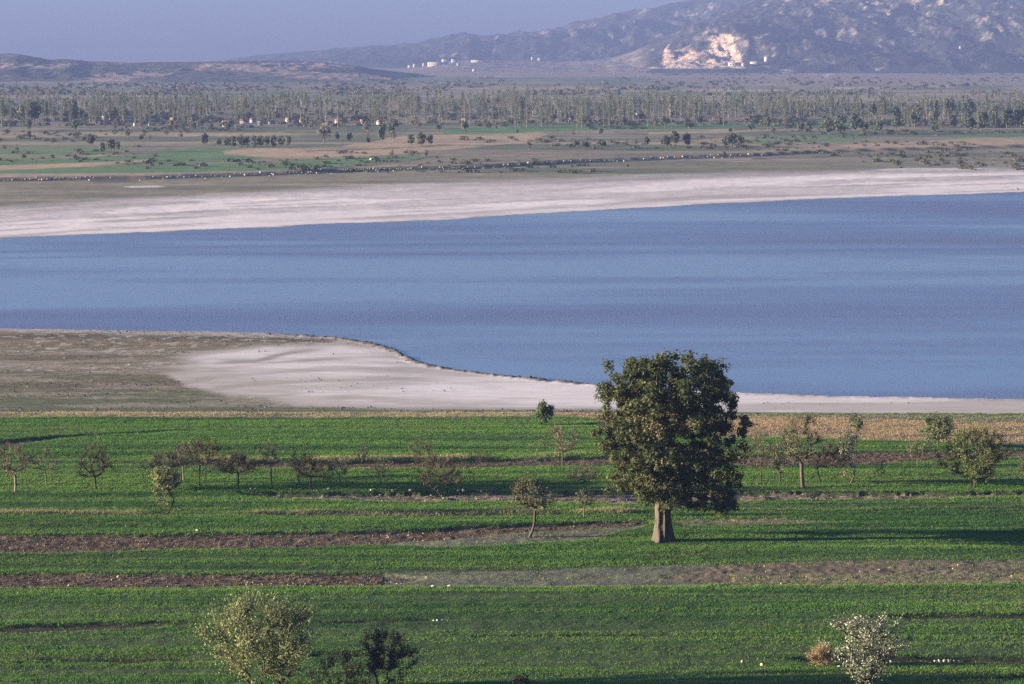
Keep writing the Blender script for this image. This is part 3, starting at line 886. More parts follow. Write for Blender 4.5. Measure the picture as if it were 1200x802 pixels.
def skeleton(trunk_paths, attr, rng, tip=0.015, expo=2.3, seg=3, jitter=0.12, updraft=0.25):
    pos, par = [], []
    for path in trunk_paths:
        last = -1 if not pos else 0
        for k, p in enumerate(path):
            if k == 0 and pos:
                continue
            pos.append(np.array(p, float)); par.append(last); last = len(pos) - 1
    ntr = len(pos)
    tops = np.array([p[-1] for p in trunk_paths], float)
    order = np.argsort(np.min(np.linalg.norm(attr[:, None] - tops[None], axis=2), axis=1))
    P = np.zeros((ntr + len(attr) * seg, 3)); P[:ntr] = pos
    n = ntr
    minz = min(p[-1][2] for p in trunk_paths) * 0.55
    tips = np.zeros(len(attr), int)
    for i in order:
        a = attr[i]
        d = np.linalg.norm(P[:n] - a, axis=1)
        cost = d + 1.2 * np.maximum(P[:n, 2] - a[2], 0) + 5 * (P[:n, 2] < minz)
        j = int(np.argmin(cost))
        s = P[j]; L_ = np.linalg.norm(a - s)
        last = j
        for k in range(1, seg + 1):
            f = k / seg
            p = s + (a - s) * f
            if k < seg:
                p = p + rng.randn(3) * jitter * L_ * 0.5 + np.array([0, 0, updraft * L_ * math.sin(f * math.pi) * 0.4])
            P[n] = p; par.append(last); last = n; n += 1
        tips[i] = last
    P = P[:n]
    r = np.zeros(n)
    acc = np.zeros(n)
    for k in range(n - 1, -1, -1):
        r[k] = max(tip, acc[k] ** (1 / expo))
        if par[k] >= 0: acc[par[k]] += r[k] ** expo
    return P, np.array(par), r, ntr


def rand_dirs(rng, n):
    return nrm(rng.randn(n, 3))


def leaves(rng, cen, nor, size, asp=0.6):
    n = len(cen)
    t = nrm(np.cross(nor, rand_dirs(rng, n))); b = np.cross(nor, t)
    s = np.asarray(size)[:, None]
    V = np.stack([cen - t * s, cen + b * s * asp, cen + t * s, cen - b * s * asp], 1).reshape(-1, 3)
    return V, np.arange(n * 4).reshape(-1, 4)


def twig_ribbons(rng, p0, d, ln, w):
    n = len(p0)
    side = nrm(np.cross(d, rand_dirs(rng, n))) * np.asarray(w)[:, None]
    mid = p0 + d * (ln * 0.55)[:, None] + rng.randn(n, 3) * (ln * 0.08)[:, None]
    end = p0 + d * ln[:, None] + np.array([0, 0, 0.12]) * ln[:, None]
    V = np.stack([p0 - side, p0 + side, mid + side * .7, mid - side * .7, end], 1).reshape(-1, 3)
    b = np.arange(n)[:, None] * 5
    return V, b + np.array([[0, 1, 2, 3]]), b + np.array([[3, 2, 4]]), mid, end


def crown_points(rng, n, h0, h1, wx, wy, shape, cx=0.0, top_shift=0.0):
    out = []
    while len(out) < n:
        t = rng.rand(); a = rng.rand() * 2 * math.pi
        if shape == 'round': pr = math.sin(math.pi * (0.10 + 0.82 * t)) ** 0.7
        elif shape == 'spread': pr = (0.75 + 0.25 * math.sin(math.pi * min(1, t * 1.6))) * (1 - max(0, t - 0.25) ** 1.6 * 0.95)
        elif shape == 'vase': pr = (0.30 + 0.9 * t) * (1 if t < 0.72 else math.sqrt(max(0, 1 - ((t - 0.72) / 0.30) ** 2)))
        elif shape == 'column': pr = (0.9 - 0.5 * t)
        else: pr = 1 - t
        if rng.rand() > pr ** 1.2 + 0.05: continue
        lump = 0.78 + 0.30 * math.sin(a * 3 + h0 * 7 + wx) * math.sin(t * 6 + wx * 3) + 0.12 * rng.randn()
        q = math.sqrt(rng.rand() * 0.85 + 0.15) * pr * min(1.12, max(0.4, lump))
        out.append((cx + top_shift * t + q * wx * math.cos(a), q * wy * math.sin(a), h0 + (h1 - h0) * t))
    return np.array(out)


def small_tree(name, label, cat, group, base, h, w, seed, shape='round', crown_from=0.32, n_attr=70, twigs=16, twig_len=0.5, leaf=0, leaf_size=0.06,
               leaf_cols=((0.10, 0.13, 0.05),), twig_col=(0.10, 0.08, 0.065), bark_col=(0.13, 0.105, 0.085), trunk_r=0.10, stems=((0.0, 0.0),), cx=0.0, lean=0.0, bend=0.0):
    """h, w in metres; a trunk with limbs and a crown of twigs and leaves"""
    rng = np.random.RandomState(seed)
    root = empty(name, base)
    tag(root, label, cat, group)
    ch = h * crown_from
    paths = []
    for k, (sx, lx) in enumerate(stems):
        path = []
        for j in range(6):
            f = j / 5
            path.append((sx * min(1, f * 1.0 + .15) * w * 0.5 + lx * f + lean * f + bend * math.sin(f * 4.2) + 0.10 * math.sin(f * 4 + seed) * trunk_r * 4 * f, 0.03 * rng.randn() * f + 0.1 * sx * f, -0.08 + f * (ch + 0.08) * (1.08 if k else 1.0)))
        paths.append(path)
    attr = crown_points(rng, n_attr, ch * 0.98, h * 0.96, w * 0.5, w * 0.46, shape, cx + lean, cx * .5)
    P, par, r, ntr = skeleton(paths, attr, rng, tip=max(0.008, trunk_r * 0.07), expo=2.2)
    r = r * (trunk_r / max(r[0], 1e-6)) ** 0.75
    e = np.nonzero(par >= 0)[0]
    flare = np.where(par[e] == 0, 1.25, 1.0)
    V, Q = tubes(P[par[e]], P[e], r[par[e]] * np.where(e < ntr, flare, 0.85), r[e], 6)
    A = Acc()
    bc = np.array(bark_col)[None] * (0.8 + 0.4 * rng.rand(len(V), 1))
    A.add(V, Q, bc)
    link("trunk", A.mesh(name + "_trunk", [M_BARK], True), root)
    # crown
    A = Acc()
    src = np.nonzero(np.arange(len(P)) >= ntr)[0]
    T = len(attr) * twigs
    ii = rng.choice(src, T)
    p0 = P[ii] + rng.randn(T, 3) * 0.03
    cen = attr.mean(0)
    d = nrm(nrm(p0 - cen - np.array([0, 0, -0.3 * h])) * 0.9 + rand_dirs(rng, T) * 0.8 + np.array([0, 0, 0.35]))
    ln = twig_len * (0.4 + 1.1 * rng.rand(T)) * (0.45 + 0.13 * w)
    V, Q, Tt, mid, end = twig_ribbons(rng, p0, d, ln, np.full(T, 0.0048 + 0.0012 * w))
    tc = np.array(twig_col)[None] * (0.7 + 0.6 * rng.rand(T, 1))
    tc5 = np.repeat(tc, 5, 0)
    nn = A.n
    A.add(V, Q, tc5, 0)
    A.p.append(Tt + nn); A.m.append(0)
    if leaf:
        nl = int(leaf * (0.75 if leaf < 0.8 else 1.1) * T)
        k = rng.randint(0, T, nl)
        f = rng.rand(nl, 1)
        cpt = p0[k] * (1 - f) + end[k] * f + rng.randn(nl, 3) * leaf_size * 1.2
        nor = nrm(rand_dirs(rng, nl) + nrm(cpt - cen) * 0.7 + np.array([0, 0, 0.4]))
        V, Q = leaves(rng, cpt, nor, leaf_size * (0.6 + 0.8 * rng.rand(nl)), 0.7)
        lc = np.array(leaf_cols)[rng.randint(0, len(leaf_cols), nl)] * (0.7 + 0.6 * rng.rand(nl, 1))
        A.add(V, Q, np.repeat(lc, 4, 0), 1)
    link("crown", A.mesh(name + "_crown", [M_TWIG, M_LEAF]), root)
    return root


# ------------------------------------------------------------------ the great tree
def great_tree():
    rng = np.random.RandomState(42)
    bx, by, bz = gp(778, 635)
    k = math.hypot(by, CAMZ) / F * 1.0
    root = empty("old_tree", (bx, by, ground_z(bx, by)))
    tag(root, "huge dark green old tree with broad crown standing alone in the field", "tree")
    H = [(2.2, 3.9, 5.4), (2.8, 1.0, 5.7), (3.2, -3.0, 5.9), (4.1, -4.5, 6.0), (5.4, -5.0, 5.9), (6.7, -5.3, 6.5), (8.0, -5.3, 6.5), (9.2, -5.5, 6.5), (10.5, -5.7, 6.3), (11.8, -5.2, 5.9), (13.0, -4.5, 5.4), (13.6, -3.8, 4.8), (14.0, -2.7, 3.9)]
    hh = np.array([a[0] for a in H]); ll = np.array([a[1] for a in H]); rr = np.array([a[2] for a in H])
    pts = []
    while len(pts) < 720:
        h = 2.2 + 11.6 * rng.rand()
        l_, r_ = np.interp(h, hh, ll), np.interp(h, hh, rr)
        c = (l_ + r_) / 2; R = (r_ - l_) / 2
        if rng.rand() > (R / 6.0) ** 1.5: continue
        a = rng.rand() * 2 * math.pi
        q = rng.rand() ** 0.42
        lump = 1 - 0.16 * max(0, math.sin(a * 4 + h * 1.3)) * (1 if h < 12 else .5)
        q = min(q * lump * (0.95 + 0.12 * rng.randn() * .5), 1.03)
        # the foot of the crown opens round the trunk
        if h < 2.9 and abs(c + q * R * math.cos(a) - 0.1) < 0.8 + 0.6 * (2.9 - h): continue
        if h < 3.3 and q < 0.2: continue
        p = np.array((c + q * R * math.cos(a), q * min(R, 5.4) * math.sin(a), h))
        if pts and len(pts) > 60:
            dd = np.min(np.linalg.norm(np.array(pts) - p, axis=1))
            if dd < 0.46: continue
        pts.append(p)
    attr = np.array(pts)
    voids = np.array([(-3.2, -3.4, 10.2), (-1.4, -3.0, 12.4), (0.4, -4.2, 12.2), (3.6, -3.2, 11.2), (5.0, -2.0, 8.6), (2.6, -4.4, 7.4), (-2.8, -4.0, 7.2), (0.2, -5.0, 9.4), (-4.4, -1.0, 8.6), (4.4, -2.6, 5.2), (1.8, -3.6, 4.4), (-3.8, -2.0, 5.2), (1.2, -2.0, 13.6), (3.2, 0.5, 13.0), (-2.6, 1.0, 12.0), (-3.4, 2.4, 10.2), (-4.2, 0.5, 6.2)])
    vr = np.array([0.9, 0.8, 0.9, 1.0, 0.9, 1.1, 0.9, 0.9, 0.8, 1.0, 1.0, 0.8, 0.8, 0.9, 0.9, 0.8, 0.8])
    attr = attr[np.all(np.linalg.norm(attr[:, None] - voids[None], axis=2) > vr[None], axis=1)]
    sk = [(0.1 + rr_ * math.cos(t_), rr_ * math.sin(t_), h_) for rr_, t_, h_ in zip(0.75 + 1.1 * rng.rand(22), rng.rand(22) * 6.283, 2.95 + 0.9 * rng.rand(22))]
    # see-through gaps between the boughs
    gaps = np.array([(-2.7, 0, 12.1), (-0.8, 0, 12.8), (1.5, 0, 12.7), (3.5, 0, 11.9), (4.6, 0, 10.2), (-4.3, 0, 10.3), (4.9, 0, 7.0), (3.7, 0, 4.9), (-3.9, 0, 5.6), (2.0, 0, 3.6), (-2.2, 0, 3.9)])
    gr = np.array([0.42, 0.40, 0.45, 0.42, 0.42, 0.42, 0.5, 0.5, 0.42, 0.5, 0.4])
    gd_ = np.linalg.norm((attr[:, None] - gaps[None]) * np.array([1, 0.22, 1]), axis=2)
    attr = np.concatenate([attr[np.all(gd_ > gr[None], axis=1)], np.array(sk)])
    path = [(0, 0, 0.2), (0.0, 0, 1.2), (-0.05, 0, 2.4), (-0.1, 0, 3.4), (0.0, 0, 4.6)]
    left = [(0, 0, 0.2), (-0.4, 0.1, 3.2), (-1.1, 0.2, 5.2), (-1.9, 0.1, 7.0)]
    right = [(0, 0, 0.2), (0.45, -0.1, 3.0), (1.3, 0.0, 4.8), (2.3, 0.3, 6.6)]
    back = [(0, 0, 0.2), (0.1, 0.3, 3.3), (0.3, 1.2, 6.0), (0.4, 1.6, 9.0)]
    front = [(0, 0, 0.2), (-0.1, -0.3, 3.3), (-0.2, -1.1, 6.0), (0.0, -1.5, 8.6)]
    P, par, r, ntr = skeleton([path, left, right, back, front], attr, rng, tip=0.022, expo=2.35, seg=3, jitter=0.16, updraft=0.3)
    r = np.minimum(r * 0.8, 0.55)
    e = np.nonzero(par >= 0)[0]
    V, Q = tubes(P[par[e]], P[e], np.minimum(r[par[e]], 0.5), r[e], 7)
    A = Acc()
    A.add(V, Q, np.array([0.15, 0.125, 0.10])[None] * (0.75 + 0.5 * rng.rand(len(V), 1)))
    # fluted trunk
    nz_, na = 34, 56
    hz_ = np.linspace(-0.25, 4.2, nz_); th = np.arange(na) / na * 2 * math.pi
    HH, TH = np.meshgrid(hz_, th, indexing='ij')
    f = np.clip(HH, 0, None)
    rad = 0.52 + 0.38 * np.exp(-f / 0.7) + 0.10 * (f > 3) * (f - 3) * 0
    rad = rad * np.where(HH > 2.4, 1 - 0.20 * (HH - 2.4), 1)
    fl = 0.5 + 0.5 * np.cos(TH * 6 + 0.5 * np.sin(f * 0.9) + 0.7)
    rad = rad * (0.72 + 0.34 * fl ** 0.7) + 0.20 * (fbm(TH * 4.2, HH * 1.0, 5, 4) - .5)
    cleft = np.exp(-((((TH - 1.62 * math.pi + 0.06 * np.sin(f * 3)) + math.pi) % (2 * math.pi) - math.pi) / 0.16) ** 2) * np.clip(1.3 - f * 0.25, 0, 1)
    rad = rad * (1 - 0.38 * cleft)
    Vt = np.stack([rad * np.cos(TH) * 1.05 - 0.03 * f, rad * np.sin(TH), HH], -1).reshape(-1, 3)
    idx = np.arange(nz_ * na).reshape(nz_, na)
    Qt = np.stack([idx[:-1], np.roll(idx[:-1], -1, 1), np.roll(idx[1:], -1, 1), idx[1:]], -1).reshape(-1, 4)
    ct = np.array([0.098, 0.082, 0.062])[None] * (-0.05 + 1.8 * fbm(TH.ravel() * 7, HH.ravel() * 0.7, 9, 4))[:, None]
    ct = ct * (0.45 + 0.55 * (1 - sstep(2.0, 3.6, HH.ravel())))[:, None] + 0.0  # the crown's shade put into the colour of the upper trunk
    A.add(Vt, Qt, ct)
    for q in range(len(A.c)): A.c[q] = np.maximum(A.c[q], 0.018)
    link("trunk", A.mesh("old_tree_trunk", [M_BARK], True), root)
    # crown: leafy tufts at every limb end
    A = Acc()
    per = 150
    n = len(attr) * per
    rad_c = (0.28 + 0.38 * rng.rand(len(attr)))
    ci = np.repeat(np.arange(len(attr)), per)
    d = rand_dirs(rng, n)
    cen = attr[ci] + (d * (rad_c[ci] * rng.rand(n) ** 0.6)[:, None] + rng.randn(n, 3) * 0.07) * (0.6 + 0.8 * rng.rand(len(attr), 3))[ci]
    nor = nrm(d * 0.9 + rand_dirs(rng, n) * 0.75 + np.array([0, 0, 0.45]))
    size = 0.050 + 0.11 * rng.rand(n) ** 1.5
    V, Q = leaves(rng, cen, nor, size, 0.62)
    gcol = np.array([(0.050, 0.066, 0.021), (0.066, 0.080, 0.025), (0.036, 0.050, 0.018), (0.080, 0.086, 0.031)])
    kind = rng.randint(0, 4, len(attr))
    cc = gcol[kind] * (0.8 + 0.4 * rng.rand(len(attr), 1))
    tan = (rng.rand(len(attr)) < 0.06) & (attr[:, 2] > 5) & (attr[:, 2] < 11)
    lc = cc[ci] * (0.65 + 0.7 * rng.rand(n, 1))
    tl = tan[ci] & (rng.rand(n) < 0.55)
    lc[tl] = np.array([0.22, 0.165, 0.10]) * (0.7 + 0.6 * rng.rand(int(tl.sum()), 1))
    A.add(V, Q, np.repeat(lc, 4, 0), 1)
    T = len(attr) * 12
    ii = np.repeat(np.arange(len(attr)), 12)
    dd = rand_dirs(rng, T)
    V, Q, Tt, mid, end = twig_ribbons(rng, attr[ii], dd, 0.3 + 0.4 * rng.rand(T), np.full(T, 0.014))
    nn = A.n
    A.add(V, Q, np.array([0.12, 0.10, 0.08]), 0); A.p.append(Tt + nn); A.m.append(0)
    link("crown", A.mesh("old_tree_crown", [M_TWIG, M_LEAF]), root)


great_tree()

# ------------------------------------------------------------------ orchard trees and bushes
BROWN = (0.082, 0.070, 0.044); GREY = (0.095, 0.086, 0.060); DARKB = (0.046, 0.037, 0.029); PALE = (0.165, 0.138, 0.100)
G_Y = ((0.16, 0.18, 0.065), (0.12, 0.15, 0.055), (0.20, 0.19, 0.085)); G_D = ((0.055, 0.090, 0.038), (0.075, 0.105, 0.045), (0.10, 0.12, 0.05))
G_P = ((0.215, 0.245, 0.105), (0.185, 0.22, 0.085), (0.135, 0.175, 0.060), (0.25, 0.27, 0.130)); BUD = ((0.085, 0.098, 0.040), (0.070, 0.088, 0.034), (0.11, 0.108, 0.052))
BLOSSOM = ((0.35, 0.365, 0.27), (0.28, 0.30, 0.19), (0.15, 0.185, 0.085), (0.44, 0.45, 0.355))
OG = "bare orchard trees along the field"
ORCH = [
    # name, px, py(base), height px, width px, kwargs, label
    ("fruit_tree", 18, 578, 54, 50, dict(shape='round', crown_from=0.38, n_attr=70, twigs=22, leaf=0.5, leaf_size=0.05, leaf_cols=BUD, bark_col=PALE, trunk_r=0.14), "bare brown tree with thick pale trunk at left edge of orchard"),
    ("fruit_tree", 54, 569, 42, 30, dict(shape='round', n_attr=40, twigs=18, leaf=0.3, leaf_size=0.04, leaf_cols=BUD, bark_col=GREY, trunk_r=0.07), "small thin bare tree right of the pale trunked one at left edge"),
    ("fruit_tree", 112, 575, 55, 56, dict(shape='spread', crown_from=0.26, n_attr=80, twigs=18, leaf=0.35, leaf_size=0.045, leaf_cols=BUD, twig_col=BROWN, bark_col=DARKB, trunk_r=0.11), "dark spreading bare fruit tree standing alone left in orchard"),
    ("fruit_tree", 215, 564, 42, 44, dict(shape='spread', crown_from=0.45, n_attr=60, twigs=18, leaf=0.3, leaf_size=0.045, leaf_cols=BUD, twig_col=GREY, bark_col=PALE, trunk_r=0.08), "bare tree with pale trunk just behind the leafy forked bush"),
    ("fruit_tree", 194, 572, 38, 56, dict(shape='spread', crown_from=0.5, n_attr=70, twigs=18, leaf=0.3, leaf_size=0.045, leaf_cols=BUD, bark_col=DARKB, trunk_r=0.09), "wide bare tree with dark trunk partly hidden by the leafy forked bush"),
    ("fruit_tree", 234, 573, 56, 58, dict(shape='round', crown_from=0.46, n_attr=90, twigs=20, leaf=0.4, leaf_size=0.05, leaf_cols=BUD, twig_col=BROWN, bark_col=PALE, trunk_r=0.09, cx=0.3), "tall bare tree on thin white trunk with dense brown twigs"),
    ("fruit_tree", 279, 576, 44, 58, dict(shape='spread', crown_from=0.42, n_attr=80, twigs=20, leaf=0.6, leaf_size=0.05, leaf_cols=BUD + G_D[:1], twig_col=DARKB, bark_col=DARKB, trunk_r=0.10), "low flat topped dark tree with leafy brown crown"),
    ("sapling", 273, 544, 30, 7, dict(shape='column', crown_from=0.1, n_attr=18, twigs=10, twig_len=0.3, leaf=0.4, leaf_size=0.04, leaf_cols=BUD, bark_col=BROWN, trunk_r=0.04), "thin upright reddish sapling on the brown strip behind the orchard"),
    ("fruit_tree", 318, 572, 50, 40, dict(shape='round', crown_from=0.5, n_attr=45, twigs=14, leaf=0.2, leaf_size=0.04, leaf_cols=BUD, twig_col=GREY, bark_col=PALE, trunk_r=0.10), "sparse bare tree with tall pale trunk and broken side limb"),
    ("fruit_tree", 350, 572, 42, 34, dict(shape='round', crown_from=0.42, n_attr=36, twigs=14, leaf=0.2, leaf_size=0.04, leaf_cols=BUD, twig_col=GREY, bark_col=PALE, trunk_r=0.07), "slim bare pale trunk tree touching the wide dark one on its right"),
    ("fruit_tree", 364, 576, 38, 60, dict(shape='spread', crown_from=0.38, n_attr=80, twigs=18, leaf=0.25, leaf_size=0.045, leaf_cols=BUD, twig_col=BROWN, bark_col=DARKB, trunk_r=0.10), "wide umbrella shaped dark bare tree above the white stones"),
    ("fruit_tree", 398, 574, 34, 34, dict(shape='round', crown_from=0.42, n_attr=36, twigs=14, leaf=0.2, leaf_size=0.04, leaf_cols=BUD, twig_col=GREY, bark_col=PALE, trunk_r=0.075), "little bare tree with short pale trunk right of the umbrella shaped one"),
    ("fruit_tree", 424, 542, 18, 20, dict(shape='round', n_attr=26, twigs=12, leaf=1.2, leaf_size=0.05, leaf_cols=G_D, bark_col=BROWN, trunk_r=0.05), "small greenish tree rooted on the thin brown strip"),
    ("fruit_tree", 446, 576, 34, 30, dict(shape='round', crown_from=0.4, n_attr=34, twigs=14, leaf=0.2, leaf_size=0.04, leaf_cols=BUD, twig_col=GREY, bark_col=DARKB, trunk_r=0.05), "slender bare tree with a white stone at its foot"),
    ("fruit_tree", 524, 578, 46, 68, dict(shape='spread', crown_from=0.30, n_attr=100, twigs=18, leaf=0.5, leaf_size=0.05, leaf_cols=BUD, twig_col=BROWN, bark_col=DARKB, trunk_r=0.11, stems=((0.0, 0.0), (-0.5, 0.0)), cx=-0.5), "two stemmed spreading fruit tree leaning left by white stones"),
    ("fruit_tree", 496, 547, 32, 34, dict(shape='round', crown_from=0.15, n_attr=50, twigs=16, leaf=0.7, leaf_size=0.05, leaf_cols=BUD + G_D[:1], twig_col=BROWN, bark_col=BROWN, trunk_r=0.06), "bushy brown tree on the thin brown strip behind the two stemmed tree"),
    ("fruit_tree", 562, 547, 22, 24, dict(shape='round', crown_from=0.2, n_attr=30, twigs=14, leaf=0.5, leaf_size=0.045, leaf_cols=BUD, bark_col=BROWN, trunk_r=0.05), "little faint bare tree on the brown strip right of centre orchard"),
    ("fruit_tree", 620, 630, 78, 58, dict(shape='spread', crown_from=0.44, n_attr=70, twigs=12, leaf=1.3, leaf_size=0.07, leaf_cols=((0.07, 0.085, 0.035), (0.11, 0.11, 0.05), (0.15, 0.135, 0.07)), twig_col=BROWN, bark_col=(0.070, 0.056, 0.042), trunk_r=0.15, lean=0.55, bend=0.16, cx=-0.3), "crooked leaning tree with scant green leaves left of the great tree"),
    ("fruit_tree", 659, 548, 50, 44, dict(shape='round', crown_from=0.36, n_attr=60, twigs=16, leaf=0.9, leaf_size=0.06, leaf_cols=((0.24, 0.21, 0.12), (0.18, 0.16, 0.09)), twig_col=GREY, bark_col=GREY, trunk_r=0.07), "pale yellowish tree behind and left of the great tree"),
    ("fruit_tree", 684, 577, 34, 46, dict(shape='spread', crown_from=0.35, n_attr=60, twigs=16, leaf=0.2, leaf_size=0.045, leaf_cols=BUD, twig_col=GREY, bark_col=DARKB, trunk_r=0.08), "grey bare tree close left of the great tree"),
    ("sapling", 684, 607, 30, 22, dict(shape='round', crown_from=0.42, n_attr=26, twigs=12, leaf=1.8, leaf_size=0.06, leaf_cols=G_D, bark_col=PALE, trunk_r=0.04), "small green sapling on pale stem close left of the great tree"),
    ("bush", 637, 498, 25, 19, dict(shape='round', crown_from=0.05, n_attr=70, twigs=16, twig_len=0.4, leaf=2.6, leaf_size=0.09, leaf_cols=((0.075, 0.12, 0.045), (0.10, 0.14, 0.055)), bark_col=BROWN, trunk_r=0.06), "dense round green bush at the edge of field and pale shore"),
    ("fruit_tree", 892, 568, 54, 46, dict(shape='round', crown_from=0.30, n_attr=70, twigs=18, leaf=0.3, leaf_size=0.045, leaf_cols=BUD, twig_col=GREY, bark_col=DARKB, trunk_r=0.07, cx=-0.3), "bare grey tree nearest right of the great tree"),
    ("fruit_tree", 914, 566, 46, 30, dict(shape='vase', crown_from=0.24, n_attr=50, twigs=14, leaf=1.2, leaf_size=0.06, leaf_cols=((0.16, 0.18, 0.07), (0.12, 0.14, 0.05)), twig_col=GREY, bark_col=DARKB, trunk_r=0.07), "small yellowish leaved tree tucked beside the thick trunked tree"),
    ("fruit_tree", 941, 573, 86, 54, dict(shape='round', crown_from=0.36, n_attr=100, twigs=16, leaf=1.3, leaf_size=0.06, leaf_cols=((0.13, 0.145, 0.065), (0.09, 0.11, 0.045), (0.18, 0.165, 0.09)), twig_col=GREY, bark_col=(0.085, 0.070, 0.052), trunk_r=0.22, lean=-0.25), "tallest orchard tree with thick leaning trunk and thin crown"),
    ("fruit_tree", 962, 569, 50, 52, dict(shape='spread', crown_from=0.36, n_attr=80, twigs=20, leaf=0.3, leaf_size=0.045, leaf_cols=BUD, twig_col=BROWN, bark_col=DARKB, trunk_r=0.08, lean=-0.35, cx=1.0), "bare tree leaning left with dark twiggy crown right of tallest orchard tree"),
    ("fruit_tree", 994, 571, 62, 34, dict(shape='vase', crown_from=0.22, n_attr=55, twigs=14, leaf=1.3, leaf_size=0.06, leaf_cols=((0.42, 0.39, 0.29), (0.20, 0.21, 0.11), (0.30, 0.28, 0.19)), twig_col=GREY, bark_col=BROWN, trunk_r=0.09, stems=((0.35, 0.0), (-0.25, 0.0))), "forked tree with whitish blossom right of the orchard group"),
    ("fruit_tree", 1004, 514, 25, 17, dict(shape='round', crown_from=0.3, n_attr=34, twigs=12, leaf=2.0, leaf_size=0.07, leaf_cols=G_D, bark_col=BROWN, trunk_r=0.06), "small green tree on the dry golden grass"),
    ("sapling", 1032, 566, 24, 17, dict(shape='round', crown_from=0.3, n_attr=20, twigs=12, leaf=0.6, leaf_size=0.045, leaf_cols=BUD + G_D[:1], bark_col=GREY, trunk_r=0.04), "tiny thin sapling alone in green field right of orchard"),
    ("fruit_tree", 1075, 548, 32, 34, dict(shape='round', crown_from=0.35, n_attr=40, twigs=14, leaf=1.3, leaf_size=0.06, leaf_cols=((0.14, 0.16, 0.07), (0.10, 0.12, 0.05)), twig_col=GREY, bark_col=GREY, trunk_r=0.05), "thin pale green tree on the brown strip at right"),
    ("bush", 1099, 525, 35, 40, dict(shape='round', crown_from=0.25, n_attr=90, twigs=14, leaf=2.2, leaf_size=0.08, leaf_cols=((0.07, 0.11, 0.048), (0.11, 0.145, 0.06), (0.15, 0.17, 0.08)), bark_col=GREY, trunk_r=0.08), "leafy green tree on short trunk amid the dry golden grass"),
    ("bush", 1142, 573, 70, 76, dict(shape='round', crown_from=0.14, n_attr=230, twigs=20, leaf=1.5, leaf_size=0.065, leaf_cols=((0.115, 0.165, 0.048), (0.095, 0.145, 0.040), (0.140, 0.165, 0.060)), twig_col=(0.10, 0.085, 0.045), bark_col=DARKB, trunk_r=0.14, stems=((0.0, 0.0), (0.5, 0.2))), "large fan shaped yellow green bush at right of field"),
    ("bush", 1200, 558, 24, 20, dict(shape='round', crown_from=0.1, n_attr=36, twigs=14, leaf=1.3, leaf_size=0.055, leaf_cols=G_D, bark_col=BROWN, trunk_r=0.05), "small bush cut off by the right edge of the picture"),
    ("bush", 193, 606, 55, 38, dict(shape='vase', crown_from=0.30, n_attr=80, twigs=14, leaf=2.0, leaf_size=0.07, leaf_cols=((0.26, 0.25, 0.10), (0.19, 0.20, 0.085), (0.09, 0.12, 0.05)), twig_col=GREY, bark_col=DARKB, trunk_r=0.09, stems=((-0.35, 0.0), (0.5, 0.0))), "pale leafy bush with two dark forking stems in the green field"),
    # foreground
    ("flowering_tree", 307, 812, 106, 128, dict(shape='round', crown_from=0.20, n_attr=190, twigs=13, twig_len=0.75, leaf=3.6, leaf_size=0.060, leaf_cols=G_P, twig_col=(0.14, 0.13, 0.07), bark_col=DARKB, trunk_r=0.15, stems=((0.0, 0.0), (-0.3, 0.0), (0.4, 0.2))), "pale green blossoming tree at the bottom left of the picture"),
    ("shrub", 398, 816, 50, 66, dict(shape='round', crown_from=0.05, n_attr=90, twigs=14, leaf=0.7, leaf_size=0.05, leaf_cols=((0.045, 0.05, 0.028), (0.07, 0.05, 0.04)), twig_col=(0.055, 0.040, 0.034), bark_col=DARKB, trunk_r=0.05, stems=((0.0, 0.0), (0.5, 0.0), (-0.5, 0.0))), "low dark twiggy shrub between the blossoming tree and the dark bush"),
    ("shrub", 455, 814, 74, 60, dict(shape='round', crown_from=0.22, n_attr=120, twigs=14, leaf=1.5, leaf_size=0.06, leaf_cols=((0.040, 0.050, 0.032), (0.060, 0.050, 0.042), (0.035, 0.045, 0.036)), twig_col=(0.05, 0.038, 0.032), bark_col=(0.05, 0.04, 0.035), trunk_r=0.09, stems=((0.0, 0.0), (-0.4, 0.0))), "dark bush with bare stems right of the blossoming tree"),
    ("flowering_tree", 1015, 812, 82, 88, dict(shape='vase', crown_from=0.16, n_attr=130, twigs=16, twig_len=0.5, leaf=2.2, leaf_size=0.055, leaf_cols=BLOSSOM, twig_col=DARKB, bark_col=DARKB, trunk_r=0.11, stems=((0.0, 0.0), (-0.6, 0.0), (0.5, 0.0))), "white flowering fruit tree at the bottom right of the picture"),
    ("shrub", 611, 818, 24, 22, dict(shape='round', crown_from=0.1, n_attr=50, twigs=14, leaf=1.4, leaf_size=0.05, leaf_cols=((0.06, 0.045, 0.03), (0.05, 0.05, 0.03)), twig_col=DARKB, bark_col=DARKB, trunk_r=0.04), "tip of a dark brown bush at the bottom centre edge"),
    ("dry_shrub", 962, 780, 20, 24, dict(shape='round', crown_from=0.05, n_attr=70, twigs=26, twig_len=0.7, leaf=0.8, leaf_size=0.04, leaf_cols=((0.28, 0.215, 0.12), (0.22, 0.17, 0.10)), twig_col=(0.26, 0.19, 0.11), bark_col=BROWN, trunk_r=0.03), "small round tan dried shrub left of the white flowering tree"),
]
for i, (nm, px, py, hp, wp, kw, lb) in enumerate(ORCH):
    x, y, z = gp(px, py)
    s = math.sqrt(x * x + y * y + (CAMZ - z) ** 2) / F
    cat = "tree" if ("tree" in nm or nm == "sapling") else "bush"
    grp = OG if (nm == "fruit_tree") else None
    small_tree(nm, lb, cat, grp, (x, y, ground_z(x, y)), hp * s * 1.0, wp * s * 1.16, 100 + i, **kw)

